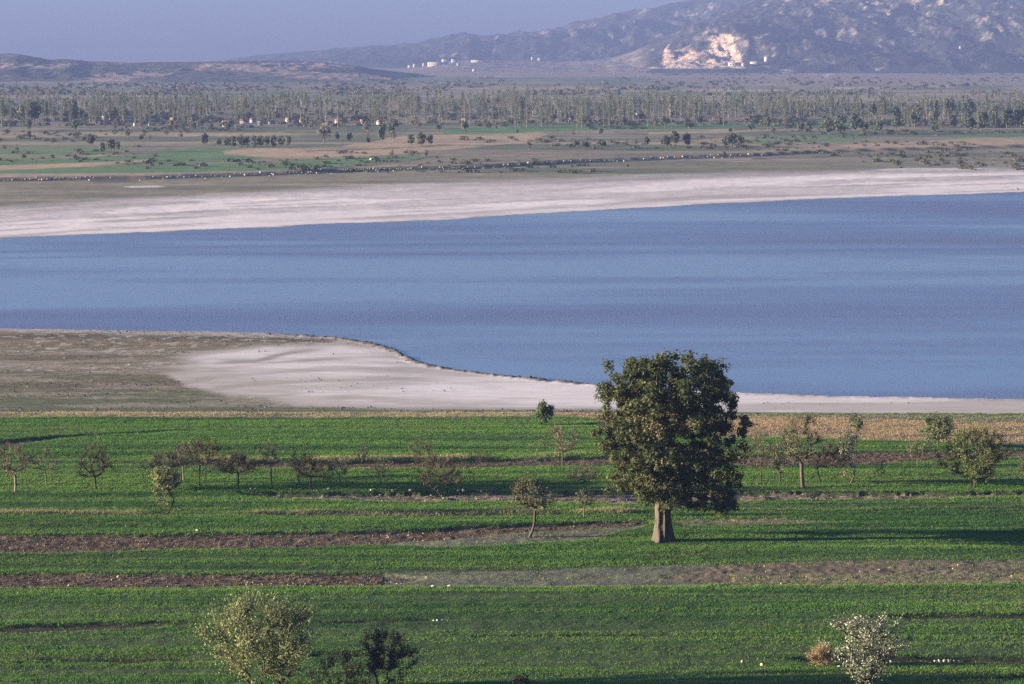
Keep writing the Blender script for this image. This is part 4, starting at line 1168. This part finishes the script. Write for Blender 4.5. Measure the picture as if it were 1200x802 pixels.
# ------------------------------------------------------------------ stones
def stone_mesh(name, seed, col, flatn=0.7):
    rng = np.random.RandomState(seed)
    nu, nv = 12, 8
    th = np.arange(nu) / nu * 2 * math.pi
    V = [(0, 0, flatn)]
    for j in range(1, nv):
        ph = j / nv * math.pi
        for t in th: V.append((math.sin(ph) * math.cos(t), math.sin(ph) * math.sin(t), math.cos(ph) * flatn))
    V.append((0, 0, -flatn)); V = np.array(V)
    for k in range(7):
        d = rand_dirs(rng, 1)[0]; lim = 0.55 + 0.3 * rng.rand()
        over = np.maximum(V @ d - lim, 0); V = V - over[:, None] * d * 0.9
    V = V * (1 + 0.12 * (rng.rand(len(V), 1) - 0.5)) * (0.8 + 0.4 * rng.rand(3))
    tris = [(0, 1 + k, 1 + (k + 1) % nu) for k in range(nu)]
    quads = [(1 + (j - 1) * nu + k, 1 + j * nu + k, 1 + j * nu + (k + 1) % nu, 1 + (j - 1) * nu + (k + 1) % nu) for j in range(1, nv - 1) for k in range(nu)]
    last = len(V) - 1; o = 1 + (nv - 2) * nu
    tris += [(last, o + (k + 1) % nu, o + k) for k in range(nu)]
    return make_mesh(name, V, [np.array(tris), np.array(quads)], np.array(col)[None] * (0.85 + 0.3 * rng.rand(len(V), 1)), [M_STONE])


DARK_ST = [stone_mesh("shore_rock", 240 + k, (0.050, 0.045, 0.034)) for k in range(4)]
WHITE_ST = [stone_mesh("fieldstone", 200 + k, (0.44, 0.40, 0.34)) for k in range(4)]
TAN_ST = [stone_mesh("fieldstone", 210 + k, (0.42, 0.34, 0.26)) for k in range(3)]
FAR_ST = [stone_mesh("boulder", 220 + k, c) for k, c in enumerate([(0.33, 0.295, 0.255), (0.22, 0.19, 0.165), (0.42, 0.38, 0.335), (0.14, 0.12, 0.105), (0.27, 0.225, 0.19)])]


def place_stone(name, me, px, py, wpx, label, group, rng, cat="stone"):
    x, y, z = gp(px, py)
    s = math.hypot(y, CAMZ - z) / F
    r = wpx * s * 0.5 * (0.78 if name == 'fieldstone' else 1.0)
    o = link(name, me)
    gz = ground_z(x, y)
    o.location = (x, y, gz + r * 0.30)
    o.scale = (r * (0.9 + 0.3 * rng.rand()), r * (0.8 + 0.4 * rng.rand()), r * (0.85 + 0.4 * rng.rand()))
    o.rotation_euler = (rng.rand() * 0.4, rng.rand() * 0.4, rng.rand() * 6.28)
    tag(o, label, cat, group)
    return o


rng = np.random.RandomState(5)
for px, py, w in [(294, 576, 5), (299, 576, 5), (341, 576, 5), (351, 576, 4.5), (368, 577, 3), (375, 576, 4), (379, 576, 3.5), (385, 575.5, 7), (435, 576.5, 7), (445, 577.5, 7.5), (460, 577, 8), (481, 577, 9), (505, 577.5, 4.5), (513, 577, 4.5), (518, 577.5, 4),
                  (537, 577, 5.5), (543, 576.5, 7), (564, 577.5, 4), (608, 577.5, 3.5)]:
    place_stone("fieldstone", WHITE_ST[rng.randint(4)], px, py, w * 0.72, "whitish fieldstone on the bank edge below the orchard trees", "white stones on the orchard bank", rng)
for px, py, w in [(338, 580, 3), (335, 583, 3), (378, 580, 3), (520, 582, 3.5), (559, 583, 3.5), (468, 586, 3), (448, 585, 3), (367, 584, 2.5), (400, 586, 3), (957, 580, 3), (975, 579, 2.5), (585, 584, 2.6), (498, 585, 2.6)]:
    place_stone("fieldstone", TAN_ST[rng.randint(3)], px, py, w, "tan stone lying in the stony brown strip below the orchard", "stones in the brown strip", rng)
for px, py, w, lb in [(231, 625, 5, "single pale stone on the far edge of the widest ploughed strip"), (507, 688, 6, "larger pale yellow stone at the end of the lower left ploughed strip"), (527, 688, 6, "grey pale stone right of the yellow stone by the lower ploughed strip"),
                      (139, 674, 5, "pale stone on top edge of the lower left ploughed strip"), (893, 781, 6, "grey stone in the furrow left of the tan dried shrub"), (870, 777, 6, "flat tan stone farthest left on the furrow at bottom right"),
                      (1117, 667, 3.5, "small white stone on the brown strip at right")]:
    place_stone("fieldstone", (WHITE_ST + TAN_ST)[rng.randint(6)], px, py, w, lb, None, rng)
for px, py, w in [(508, 729, 3.5), (513, 728.5, 4.5), (518, 728.5, 5), (524, 729, 3)]:
    place_stone("fieldstone", WHITE_ST[rng.randint(4)], px, py, w, "white stone in the small cluster on the thin furrow right of blossoming tree", "white stones on the furrow", rng)
for px, py, w in [(1090, 775, 4), (1096, 773, 5), (1101, 772, 6), (1107, 773, 7), (1112, 771, 7), (1118, 773, 5), (1124, 772, 4), (1085, 776, 3.5), (975, 781, 5), (983, 783, 5), (990, 780, 4)]:
    place_stone("fieldstone", (WHITE_ST + TAN_ST)[rng.randint(6)], px, py, w, "pale stone in the rubble beside the white flowering tree", "rubble stones by the flowering tree", rng)
# pale clods and stones scattered in the ploughed strips
for px0, px1, a, b, n in [(230, 480, 673, 686, 40), (40, 230, 676, 688, 12), (820, 1200, 661, 683, 22), (350, 600, 622, 632, 14)]:
    for k in range(n):
        px = px0 + (px1 - px0) * rng.rand(); py = a + (b - a) * rng.rand()
        place_stone("fieldstone", TAN_ST[rng.randint(3)], px, py, 1.6 + 1.6 * rng.rand() ** 2, "small tan stone or clod scattered on a ploughed strip", "small stones on the ploughed strips", rng)
# the boulder line along the far dyke
xs = 2.0
while xs < 885:
    d = 4.0 if xs < 110 else (5.5 if xs < 300 else (3.2 if xs < 560 else (4.6 if xs < 720 else 7.0)))
    xs += d * (0.5 + rng.rand())
    if 110 < xs < 168 and rng.rand() < 0.85: continue
    py = np.interp(xs, [p[0] for p in DYKE], [p[1] for p in DYKE]) + rng.randn() * 1.1 - 1.0 + 0.6
    w = 1.4 + 2.4 * rng.rand() ** 1.6
    place_stone("boulder", FAR_ST[rng.randint(5)], xs, py, w, "pale boulder in the long line edging the ditch beyond the lake", "boulders along the far ditch", rng, "boulder")
for px, py, w, lb in [(435, 187.5, 4, "single white boulder on the hedge line above the boulder row"), (1192, 222.8, 4, "dark boulder on the far waterline at the right edge"), (857, 183, 4, "pale boulder beside the small dark bush at the end of the ditch line")]:
    place_stone("boulder", FAR_ST[2 if "dark" not in lb else 3], px, py, w, lb, None, rng, "boulder")
# dark clods along the near waterline
for px, dy in [(430, 4), (438, 3), (445, 3.5), (452, 3), (458, 4), (463, 3), (468, 4), (472, 3), (476, 3), (470, 8), (462, 9), (474, 6), (520, 2.5), (535, 2.5), (548, 2), (560, 2), (563, 2.5), (575, 2), (590, 2), (601, 2), (612, 1.8), (622, 1.8), (395, 3), (410, 3), (350, 2.5), (312, 3)]:
    px = px + 9 * (rng.rand() - .5)
    py = np.interp(px, [p[0] for p in NEAR_SHORE], [p[1] for p in NEAR_SHORE]) + dy * (0.6 + 0.9 * rng.rand())
    place_stone("shore_rock", DARK_ST[rng.randint(4)], px, py, 1.2 + 3.0 * rng.rand() ** 2, "dark rock on the near waterline of the sand spit", "dark rocks along the near waterline", rng, "rock")

# ------------------------------------------------------------------ far trees
def poplar_mesh(name, seed, h, w, leafy, tcol, lcol, full=True):
    rng = np.random.RandomState(seed)
    A = Acc()
    k = 5 if full else 3
    zs = np.linspace(0, h * 0.97, 6)
    pts = np.stack([0.12 * rng.randn(6) * np.linspace(0, 1, 6), 0.12 * rng.randn(6) * np.linspace(0, 1, 6), zs], 1)
    rr = np.linspace(0.20, 0.03, 6) * h / 14
    V, Q = tubes(pts[:-1], pts[1:], rr[:-1], rr[1:], k); A.add(V, Q, np.array(tcol) * 0.9)
    n = 46 if full else 16
    t = 0.10 + 0.85 * rng.rand(n)
    p0 = np.stack([np.interp(t * h, zs, pts[:, 0]), np.interp(t * h, zs, pts[:, 1]), t * h], 1)
    a = rng.rand(n) * 6.283
    d = nrm(np.stack([np.cos(a) * 0.34, np.sin(a) * 0.34, np.full(n, 1.0)], 1))
    ln = h * (0.10 + 0.14 * rng.rand(n)) * (1.15 - 0.6 * t)
    V, Q, T, mid, end = twig_ribbons(rng, p0, d, ln, np.full(n, 0.05 if full else 0.10)); nn = A.n
    A.add(V, Q, np.array(tcol) * (0.8 + 0.4 * rng.rand(n, 1)).repeat(5, 0)); A.p.append(T + nn); A.m.append(0)
    nl = int((2200 if full else 380) * leafy)
    j = rng.randint(0, n, nl); f = rng.rand(nl, 1)
    c = p0[j] * (1 - f) + end[j] * f + rng.randn(nl, 3) * w * 0.17
    V, Q = leaves(rng, c, nrm(rand_dirs(rng, nl) + [0, 0, .3]), (0.13 if full else 0.30) * (0.6 + 0.8 * rng.rand(nl)), 0.45)
    A.add(V, Q, (np.array(lcol) * (0.65 + 0.7 * rng.rand(nl, 1))).repeat(4, 0), 1)
    return A


PALEB = (0.20, 0.185, 0.15); PL = [(0.122, 0.136, 0.092), (0.100, 0.120, 0.076), (0.140, 0.138, 0.102), (0.086, 0.106, 0.068)]
POP = []
for k in range(8):
    POP.append(poplar_mesh("poplar", 300 + k, 13 + (k % 3), 3.4, [0.9, 1.3, 0.7, 1.1][k % 4], PALEB, PL[k % 4]).mesh("poplar", [M_TWIG, M_LEAF]))


def round_mesh(name, seed, h, w, cols, n=650, trunk=0.22, lsize=0.32):
    rng = np.random.RandomState(seed)
    A = Acc()
    V, Q = tubes(np.array([(0, 0, -0.2), (0.1, 0, h * 0.3)]), np.array([(0.1, 0, h * 0.3), (0, 0.1, h * 0.6)]), np.array([0.05 * h * .5, 0.04 * h * .5]), np.array([0.04 * h * .5, 0.02 * h * .5]), 6)
    A.add(V, Q, (0.11, 0.09, 0.075))
    cl = crown_points(rng, 26, h * trunk, h * 0.95, w * 0.42, w * 0.42, 'round')
    nl_ = np.array([(0, 0.1, h * .5)]).repeat(len(cl), 0)
    V, Q = tubes(nl_, cl, np.full(len(cl), 0.014 * h), np.full(len(cl), 0.005 * h), 4); A.add(V, Q, (0.11, 0.09, 0.075))
    ci = rng.randint(0, len(cl), n)
    d = rand_dirs(rng, n)
    c = cl[ci] + d * (w * 0.15 * rng.rand(n) ** 0.5)[:, None]
    V, Q = leaves(rng, c, nrm(d + rand_dirs(rng, n) * .7 + [0, 0, .3]), lsize * (0.6 + 0.8 * rng.rand(n)), 0.7)
    cc = np.array(cols)[rng.randint(0, len(cols), len(cl))][ci] * (0.7 + 0.6 * rng.rand(n, 1))
    A.add(V, Q, cc.repeat(4, 0), 1)
    return A.mesh(name, [M_BARK, M_LEAF])


DG = ((0.060, 0.085, 0.045), (0.072, 0.094, 0.048), (0.085, 0.102, 0.056)); MG = ((0.092, 0.108, 0.060), (0.080, 0.098, 0.055), (0.11, 0.115, 0.072)); GB = ((0.13, 0.115, 0.09), (0.10, 0.095, 0.075), (0.15, 0.13, 0.10))
RT = {'dark': [round_mesh("round_tree", 330 + k, 6, 5.4, DG) for k in range(4)], 'mid': [round_mesh("round_tree", 340 + k, 6, 5, MG, 500) for k in range(4)],
      'bare': [round_mesh("bare_tree", 350 + k, 6, 5, GB, 260, lsize=0.26) for k in range(3)]}
RLAB = {'dark': "dark green rounded tree scattered on the plain beyond the lake", 'mid': "grey green rounded tree scattered on the plain beyond the lake", 'bare': "leafless greyish bush standing on the plain beyond the lake"}


def far_tree(kind, px, py, hpx, wpx=None, label=None, rng=rng):
    x, y, z = gp(px, py)
    s = math.hypot(y, CAMZ - z) / F
    ms = RT[kind]
    o = link("bare_bush" if kind == 'bare' else "round_tree", ms[rng.randint(len(ms))], None, (x, y, z - 0.1))
    hs = hpx * s / 6.0; ws = (wpx if wpx else hpx * 0.95) * s / 5.2
    o.scale = (ws, ws, hs); o.rotation_euler = (0, 0, rng.rand() * 6.28)
    tag(o, label or RLAB[kind], "bush" if kind == 'bare' else "tree", None if label else {'dark': "dark trees on the far plain", 'mid': "grey green trees on the far plain", 'bare': "leafless bushes on the far plain"}[kind])
    return o


FT = [('dark', 106, 172, 15, 12), ('mid', 120, 180, 14, 12), ('dark', 130, 178, 16, 13), ('mid', 138, 176, 11, 10), ('dark', 28, 186, 6, 9), ('dark', 62, 186, 5, 8), ('mid', 88, 188, 8, 8), ('mid', 34, 165, 12, 9), ('dark', 62, 168, 6, 7), ('mid', 150, 162, 12, 9), ('mid', 165, 166, 9, 9), ('bare', 175, 165, 8, 8),
      ('dark', 240, 172, 16, 11), ('mid', 256, 173, 12, 10), ('mid', 266, 173, 13, 13), ('dark', 274, 174, 15, 9), ('mid', 283, 174, 17, 14), ('mid', 290, 174, 15, 9), ('dark', 298, 175, 17, 10), ('mid', 306, 174, 16, 13), ('mid', 313, 173, 15, 9), ('dark', 321, 174, 17, 10), ('mid', 330, 173, 15, 13), ('mid', 338, 172, 14, 9),
      ('bare', 380, 168, 26, 26), ('mid', 395, 167, 14, 8), ('mid', 410, 168, 13, 10), ('bare', 430, 164, 22, 16), ('dark', 448, 167, 24, 14), ('mid', 458, 165, 22, 13), ('bare', 462, 166, 14, 9), ('mid', 432, 168, 7, 7), ('dark', 482, 170, 13, 12), ('dark', 494, 171, 17, 17), ('dark', 504, 170, 13, 10),
      ('bare', 459, 187, 12, 8), ('bare', 482, 184, 8, 12), ('bare', 500, 184, 9, 8), ('bare', 620, 175, 12, 14), ('mid', 545, 159, 20, 12), ('mid', 606, 157, 6, 7), ('bare', 637, 171, 12, 5), ('mid', 676, 172, 8, 14), ('mid', 684, 176, 11, 17), ('mid', 705, 175, 12, 16), ('bare', 672, 160, 9, 8), ('mid', 704, 158, 8, 9),
      ('mid', 757, 173, 14, 12), ('bare', 745, 170, 7, 10), ('dark', 780, 173, 15, 13), ('dark', 790, 172, 19, 15), ('bare', 734, 168, 5, 6), ('dark', 805, 172, 17, 13), ('dark', 850, 172, 13, 10), ('dark', 858, 173, 17, 17), ('dark', 868, 171, 14, 13), ('dark', 838, 174, 6, 4), ('dark', 856, 156, 6, 6), ('mid', 926, 169, 6, 8),
      ('mid', 906, 158, 10, 9), ('mid', 938, 156, 14, 14), ('dark', 946, 157, 14, 12), ('dark', 972, 158, 22, 18), ('dark', 985, 157, 24, 22), ('dark', 1002, 154, 22, 20), ('mid', 1012, 157, 15, 15), ('mid', 1030, 155, 15, 16), ('dark', 1050, 152, 20, 18), ('mid', 1072, 150, 22, 18), ('dark', 1118, 150, 16, 12), ('dark', 1135, 156, 22, 18),
      ('mid', 1150, 155, 26, 22), ('dark', 1165, 153, 22, 16), ('dark', 1180, 150, 24, 18), ('dark', 1196, 150, 26, 20), ('mid', 1206, 152, 22, 18), ('dark', 1132, 147, 12, 12), ('mid', 1095, 156, 10, 14), ('bare', 1060, 158, 10, 16), ('mid', 880, 154, 9, 16), ('mid', 896, 150, 8, 18), ('bare', 920, 152, 10, 16),
      ('dark', 849, 184, 7, 5), ('mid', 735, 196, 4, 6), ('bare', 20, 182, 14, 8), ('bare', 5, 178, 9, 9), ('bare', 195, 160, 10, 12), ('bare', 212, 163, 9, 10), ('mid', 228, 152, 10, 11), ('bare', 205, 152, 9, 10)]
for t in FT: far_tree(*t)
rng = np.random.RandomState(9)
for k in range(70):   # broad trees among the houses and at the foot of the poplar belt
    px = rng.rand() * 1200
    py = 146 + rng.rand() * 9 - (3 if px > 600 else 0)
    far_tree(['mid', 'bare', 'mid', 'bare'][rng.randint(4)], px, py, 7 + 9 * rng.rand(), None, None, rng)
for k in range(36):
    px = (rng.rand() * 150 if k < 18 else 1000 + 200 * rng.rand())
    far_tree('dark' if k % 4 == 0 else 'mid', px, 137 + rng.rand() * 9, 15 + 11 * rng.rand(), 12 + 8 * rng.rand(), None, rng)

# low scrub dotted over the plain
rng = np.random.RandomState(17)
vs, cs, polys, nn = [], [], [], 0
sb = []
for k in range(4):
    n = 40; d = rand_dirs(rng, n); d[:, 2] = np.abs(d[:, 2])
    c = d * np.array([1, 1, 0.8]) * (0.4 + 0.6 * rng.rand(n, 1))
    V, Q = leaves(rng, c, nrm(d + rand_dirs(rng, n) * .6), 0.22 * (0.6 + 0.8 * rng.rand(n)), 0.8); sb.append((V, Q))
k = 0
while k < 1300:
    px = -40 + 1280 * rng.rand(); py = 143 + (200 - 143) * rng.rand() ** 2.0
    x, y = flat(px, py, 1.4)
    if noise(np.array([x * 0.02]), np.array([y * 0.012]), 91)[0] + 0.25 * noise(np.array([x * 0.004]), np.array([y * 0.05]), 92)[0] < 0.66: continue
    if y > 1500: continue
    k += 1
    V, Q = sb[rng.randint(4)]; s_ = 0.5 + 1.3 * rng.rand() ** 2
    vs.append(V * np.array([s_ * 1.4, s_ * 1.4, s_]) + np.array([x, y, float(base_z(np.array([x]), np.array([y]))[0])])); polys.append(Q + nn); nn += len(V)
    cs.append(np.repeat(np.array([[(0.060, 0.075, 0.042), (0.10, 0.095, 0.065), (0.14, 0.12, 0.095), (0.08, 0.10, 0.05)][rng.randint(4)]]), len(V), 0) * (0.7 + 0.6 * rng.rand(len(V), 1)))
tag(link("scrub", make_mesh("scrub", np.concatenate(vs), polys, np.concatenate(cs), [M_LEAF])), "low scrub dotted over the plain beyond the lake", "scrub", kind="stuff")

# the poplar belt
rng = np.random.RandomState(21)
spots = []
while len(spots) < 300:
    px = -10 + 1220 * rng.rand()
    y = 1340 + 330 * rng.rand()
    if noise(np.array([px * 0.035]), np.array([y * 0.012]), 97)[0] < 0.28 + 0.30 * rng.rand() + (0.12 if px > 985 or 240 < px < 420 else 0): continue
    spots.append((px, y))
for px, y in spots:
    x = (px - 600) / F * y * 1.003
    z = float(base_z(np.array([x]), np.array([y]))[0])
    o = link("poplar", POP[rng.randint(8)], None, (x, y, z - 0.1))
    s = 0.42 + 0.50 * noise(np.array([px * 0.05]), np.array([y * 0.02]), 98)[0] + 0.22 * rng.rand()
    o.scale = (s * 1.05, s * 1.05, s); o.rotation_euler = (0, 0, rng.rand() * 6.28)
    tag(o, "tall pale slender poplar near the front of the long belt across the plain", "tree", "poplars in the belt across the plain")
A = Acc()
low = [poplar_mesh("poplar", 400 + k, 14, 2.4, 1.0, PALEB, PL[k % 4], False) for k in range(6)]
low = [(np.concatenate(a.v), a.p, np.concatenate(a.c), a.m) for a in low]
polys, vs, cs, ms, nn = [], [], [], [], 0
for k in range(2000):
    px = -60 + 1320 * rng.rand(); y = 1480 + 560 * rng.rand()
    if noise(np.array([px * 0.03]), np.array([y * 0.010]), 99)[0] < 0.25 + 0.28 * rng.rand() + (0.12 if px > 990 else 0): continue
    x = (px - 600) / F * y
    v, p, c, mm = low[rng.randint(6)]
    s = 0.50 + 0.45 * rng.rand() * (0.5 + noise(np.array([px * 0.02]), np.array([y * 0.01]), 8)[0]); a = rng.rand() * 6.28
    R = np.array([[math.cos(a), -math.sin(a), 0], [math.sin(a), math.cos(a), 0], [0, 0, 1]])
    vs.append(v @ R.T * np.array([s, s, s]) + np.array([x, y, 1.4])); cs.append(c * (0.8 + 0.4 * rng.rand()))
    for q, m_ in zip(p, mm): polys.append(q + nn); ms.append(m_)
    nn += len(v)
for k in range(1500):
    px = -60 + 1320 * rng.rand(); y = 1380 + 640 * rng.rand()
    if noise(np.array([px * 0.03]), np.array([y * 0.01]), 95)[0] < 0.33: continue
    V, Q = sb[rng.randint(4)]; s_ = 1.0 + 2.2 * rng.rand() ** 1.5
    vs.append(V * np.array([s_ * 1.5, s_ * 1.5, s_ * 1.2]) + np.array([(px - 600) / F * y, y, 1.4]))
    cs.append(np.repeat(np.array([[(0.075, 0.085, 0.052), (0.11, 0.10, 0.075), (0.055, 0.070, 0.045)][rng.randint(3)]]), len(V), 0) * (0.7 + 0.6 * rng.rand(len(V), 1)))
    polys.append(Q + nn); ms.append(1); nn += len(V)
tag(link("poplar_wood", make_mesh("poplar_wood", np.concatenate(vs), polys, np.concatenate(cs), [M_TWIG, M_LEAF], ms)), "far rows of pale poplars massed behind the front of the belt", "woodland", kind="stuff")
# woodland at the hill foot
vs, cs, polys, nn = [], [], [], 0
rng = np.random.RandomState(31)
blob = []
for k in range(4):
    n = 70; d = rand_dirs(rng, n); d[:, 2] = np.abs(d[:, 2])
    c = d * np.array([5, 5, 2.6]) * (0.55 + 0.45 * rng.rand(n, 1)) + [0, 0, 0.8]
    V, Q = leaves(rng, c, nrm(d + rand_dirs(rng, n) * .6), 0.9 * (0.6 + 0.8 * rng.rand(n)), 0.8); blob.append((V, Q))
for k in range(2600):
    px = -60 + 1320 * rng.rand(); y = 2350 + (1500 if px > 420 else 850) * rng.rand() ** 1.4
    if px > 700 and rng.rand() < 0.35: y = 4250 + 380 * rng.rand()
    if noise(np.array([px * 0.02]), np.array([y * 0.004]), 3)[0] < 0.42: continue
    V, Q = blob[rng.randint(4)]; s = 0.35 + 0.6 * rng.rand() ** 2
    vs.append(V * s + np.array([(px - 600) / F * y, y, 1.2])); polys.append(Q + nn); nn += len(V)
    cs.append(np.repeat(np.array([[(0.060, 0.072, 0.045), (0.085, 0.085, 0.06), (0.12, 0.105, 0.085)][rng.randint(3)]]) * (0.7 + 0.6 * rng.rand()), len(V), 0) * (0.8 + 0.4 * rng.rand(len(V), 1)))
tag(link("woodland", make_mesh("woodland", np.concatenate(vs), polys, np.concatenate(cs), [M_LEAF])), "hazy scattered woodland at the foot of the far hills", "woodland", kind="stuff")

# ------------------------------------------------------------------ buildings
M_WHITE = mat_plain("limewash", (0.34, 0.32, 0.29)); M_CREAM = mat_plain("cream_render", (0.42, 0.36, 0.29)); M_ROOF = mat_plain("red_tiles", (0.22, 0.115, 0.085), 0.9, 0.3, 3)
M_GREYR = mat_plain("grey_sheet_roof", (0.42, 0.40, 0.40)); M_GLASS = mat_plain("dark_window", (0.05, 0.06, 0.08), 0.2, 0.1); M_DOOR = mat_plain("door_wood", (0.16, 0.10, 0.07))


def box(A, x0, x1, y0, y1, z0, z1):
    v = [(x0, y0, z0), (x1, y0, z0), (x1, y1, z0), (x0, y1, z0), (x0, y0, z1), (x1, y0, z1), (x1, y1, z1), (x0, y1, z1)]
    A.add(v, np.array([(0, 3, 2, 1), (4, 5, 6, 7), (0, 1, 5, 4), (1, 2, 6, 5), (2, 3, 7, 6), (3, 0, 4, 7)]), (0.5, 0.5, 0.5))


def building(name, label, px, py, wpx, hpx, wall, roofm, rz=0.0, depth=None, roof='gable', nwin=3, group=None, floors=1):
    x, y, z = gp(px, py)
    s = math.hypot(y, CAMZ - z) / F
    w = wpx * s; h = hpx * s; d = depth * s if depth else w * 0.7
    root = empty(name, (x, y + d * 0.5, z - 0.3), rz)
    tag(root, label, "building", group)
    wh = h * (0.68 if roof == 'gable' else 0.93)
    A = Acc(); box(A, -w / 2, w / 2, -d / 2, d / 2, -1.0, wh); link("wall", A.mesh("wall", [wall]), root)
    A = Acc(); e = 0.05 * w
    if roof == 'gable':
        v = [(-w / 2 - e, -d / 2 - e, wh - 0.02 * h), (w / 2 + e, -d / 2 - e, wh - 0.02 * h), (w / 2 + e, d / 2 + e, wh - 0.02 * h), (-w / 2 - e, d / 2 + e, wh - 0.02 * h), (-w / 2 - e, 0, h), (w / 2 + e, 0, h)]
        A.add(v, np.array([(0, 1, 5, 4), (2, 3, 4, 5), (0, 3, 2, 1)]), (0.5, 0.5, 0.5)); A.p.append(np.array([(1, 2, 5), (3, 0, 4)])); A.m.append(0)
    else:
        box(A, -w / 2 - e * .3, w / 2 + e * .3, -d / 2 - e * .3, d / 2 + e * .3, wh, h)
    link("roof", A.mesh("roof", [roofm]), root)
    for f in range(floors):
        for k in range(nwin):
            cx = -w / 2 + w * (k + 0.8) / (nwin + 0.6); ww = w / (nwin + 1) * 0.36
            z0_ = wh * (f + 0.40) / floors; z1_ = wh * (f + 0.74) / floors
            A = Acc(); box(A, cx - ww / 2, cx + ww / 2, -d / 2 - 0.06, -d / 2 + 0.05, z0_, z1_)
            link("window", A.mesh("window", [M_GLASS]), root)
    A = Acc(); box(A, w * 0.40, w * 0.40 + min(1.0, w * 0.1), -d / 2 - 0.06, -d / 2 + 0.05, 0.0, min(2.1, wh * 0.7))
    link("door", A.mesh("door", [M_DOOR]), root)
    return root


HG = "red roofed houses among the poplars"
building("house", "tall bright white house among dark trees at left of the poplar belt", 122, 144.5, 5, 9, M_WHITE, M_WHITE, 0.1, roof='flat', nwin=1, floors=2)
building("house", "red roofed house close right of the tall bright white house", 133, 144, 9, 7, M_CREAM, M_ROOF, 0.3, nwin=2)
building("house", "white walled house with red roof left of the village", 203, 144.5, 7, 7, M_WHITE, M_ROOF, -0.1, nwin=2)
building("house", "long low white house with red roof in front of the village", 268, 149, 15, 8, M_WHITE, M_ROOF, 0.05, nwin=4)
building("house", "small red roofed house with white wall left of the long low house", 232, 148, 6, 6, M_WHITE, M_ROOF, 0.4, nwin=1)
building("shed", "tiny white shed in the fields right of the tall white house", 158, 148, 4, 4, M_WHITE, M_GREYR, 0, roof='flat', nwin=1)
building("shed", "tiny pale shed in the fields left of the red roofed village", 175, 147.5, 4, 3, M_CREAM, M_GREYR, 0, roof='flat', nwin=1)
building("house", "white gabled house below the dark round tree in the village", 305, 147.5, 6, 6, M_WHITE, M_GREYR, 0.2, nwin=2)
for k, (px, py, w) in enumerate([(285, 145, 9), (296, 144, 8), (318, 146, 8), (346, 146, 10), (355, 145, 9), (366, 146, 10), (384, 147, 11), (396, 145, 9), (372, 143, 8), (425, 145, 7), (445, 146, 8), (545, 142, 10), (338, 143, 8)]):
    building("house", "small red roofed house half hidden among village trees", px, py, w * 0.8, 5.5, M_CREAM if k % 4 else M_WHITE, M_ROOF, [-0.3, 0.2, 0.5, 0][k % 4], nwin=2, group=HG)
building("hut", "small orange lit hut at the foot of the central poplars", 669, 143, 5, 5, M_CREAM, M_ROOF, 0.2, nwin=1)
building("hut", "small white hut among poplars right of the orange lit hut", 747, 137, 5, 5, M_WHITE, M_GREYR, 0.2, roof='flat', nwin=1)
building("hut", "small cream hut at the right poplars", 814, 130, 4, 7, M_CREAM, M_ROOF, 0.2, nwin=1)
building("factory", "long cream factory hall on the hazy far slope", 513, 78, 24, 5, M_CREAM, M_CREAM, 0.05, depth=8, roof='flat', nwin=8)
building("warehouse", "white block left of the long cream factory hall", 497, 78, 4, 4, M_WHITE, M_WHITE, 0, roof='flat', nwin=1)
building("warehouse", "white shed farthest left of the factory group", 480, 80, 4.5, 3.5, M_WHITE, M_GREYR, 0, roof='flat', nwin=1)
building("warehouse", "wider white shed second from left of the factory group", 486, 79.5, 4.5, 4.5, M_WHITE, M_GREYR, 0, roof='flat', nwin=1)
building("warehouse", "white hall behind the long factory hall on its left", 521, 73.5, 7, 4, M_WHITE, M_GREYR, 0, roof='flat', nwin=2)
building("warehouse", "white hall behind the long factory hall on its right", 532, 73.5, 7, 4, M_WHITE, M_GREYR, 0, roof='flat', nwin=2)
building("warehouse", "long low tan hall right of the white factory halls", 561, 73.5, 18, 3, M_CREAM, M_CREAM, 0, depth=8, roof='flat', nwin=5)
building("warehouse", "small white hut below the factory on the pinkish slope", 556, 84, 5, 3, M_WHITE, M_GREYR, 0, roof='flat', nwin=1)
building("warehouse", "small white hut just right of the long factory hall", 537, 77.5, 4, 3, M_WHITE, M_GREYR, 0, roof='flat', nwin=1)
building("warehouse", "tiny white house high on the slope right of the factories", 624, 71, 3.5, 3.5, M_WHITE, M_GREYR, 0, roof='flat', nwin=1)
building("warehouse", "tiny low white house right of the one high on the slope", 633, 71.5, 6, 2.5, M_WHITE, M_GREYR, 0, roof='flat', nwin=2)
building("quarry_shed", "white shed at the foot of the pale quarry face", 861, 78.5, 15, 5, M_WHITE, M_WHITE, -0.05, depth=8, roof='flat', nwin=4)
building("quarry_shed", "grey sloping shed right of the white quarry shed", 888, 76.5, 16, 4, M_GREYR, M_GREYR, 0.3, depth=6, roof='gable', nwin=3)
building("quarry_tower", "grey crusher tower at the right end of the quarry sheds", 899, 73, 6, 6, M_GREYR, M_GREYR, 0.1, roof='flat', nwin=1)
building("hut", "lone tiny white hut on the rocky mountain slope at right", 1126, 58.5, 3.5, 3.5, M_WHITE, M_GREYR, 0, roof='flat', nwin=1)
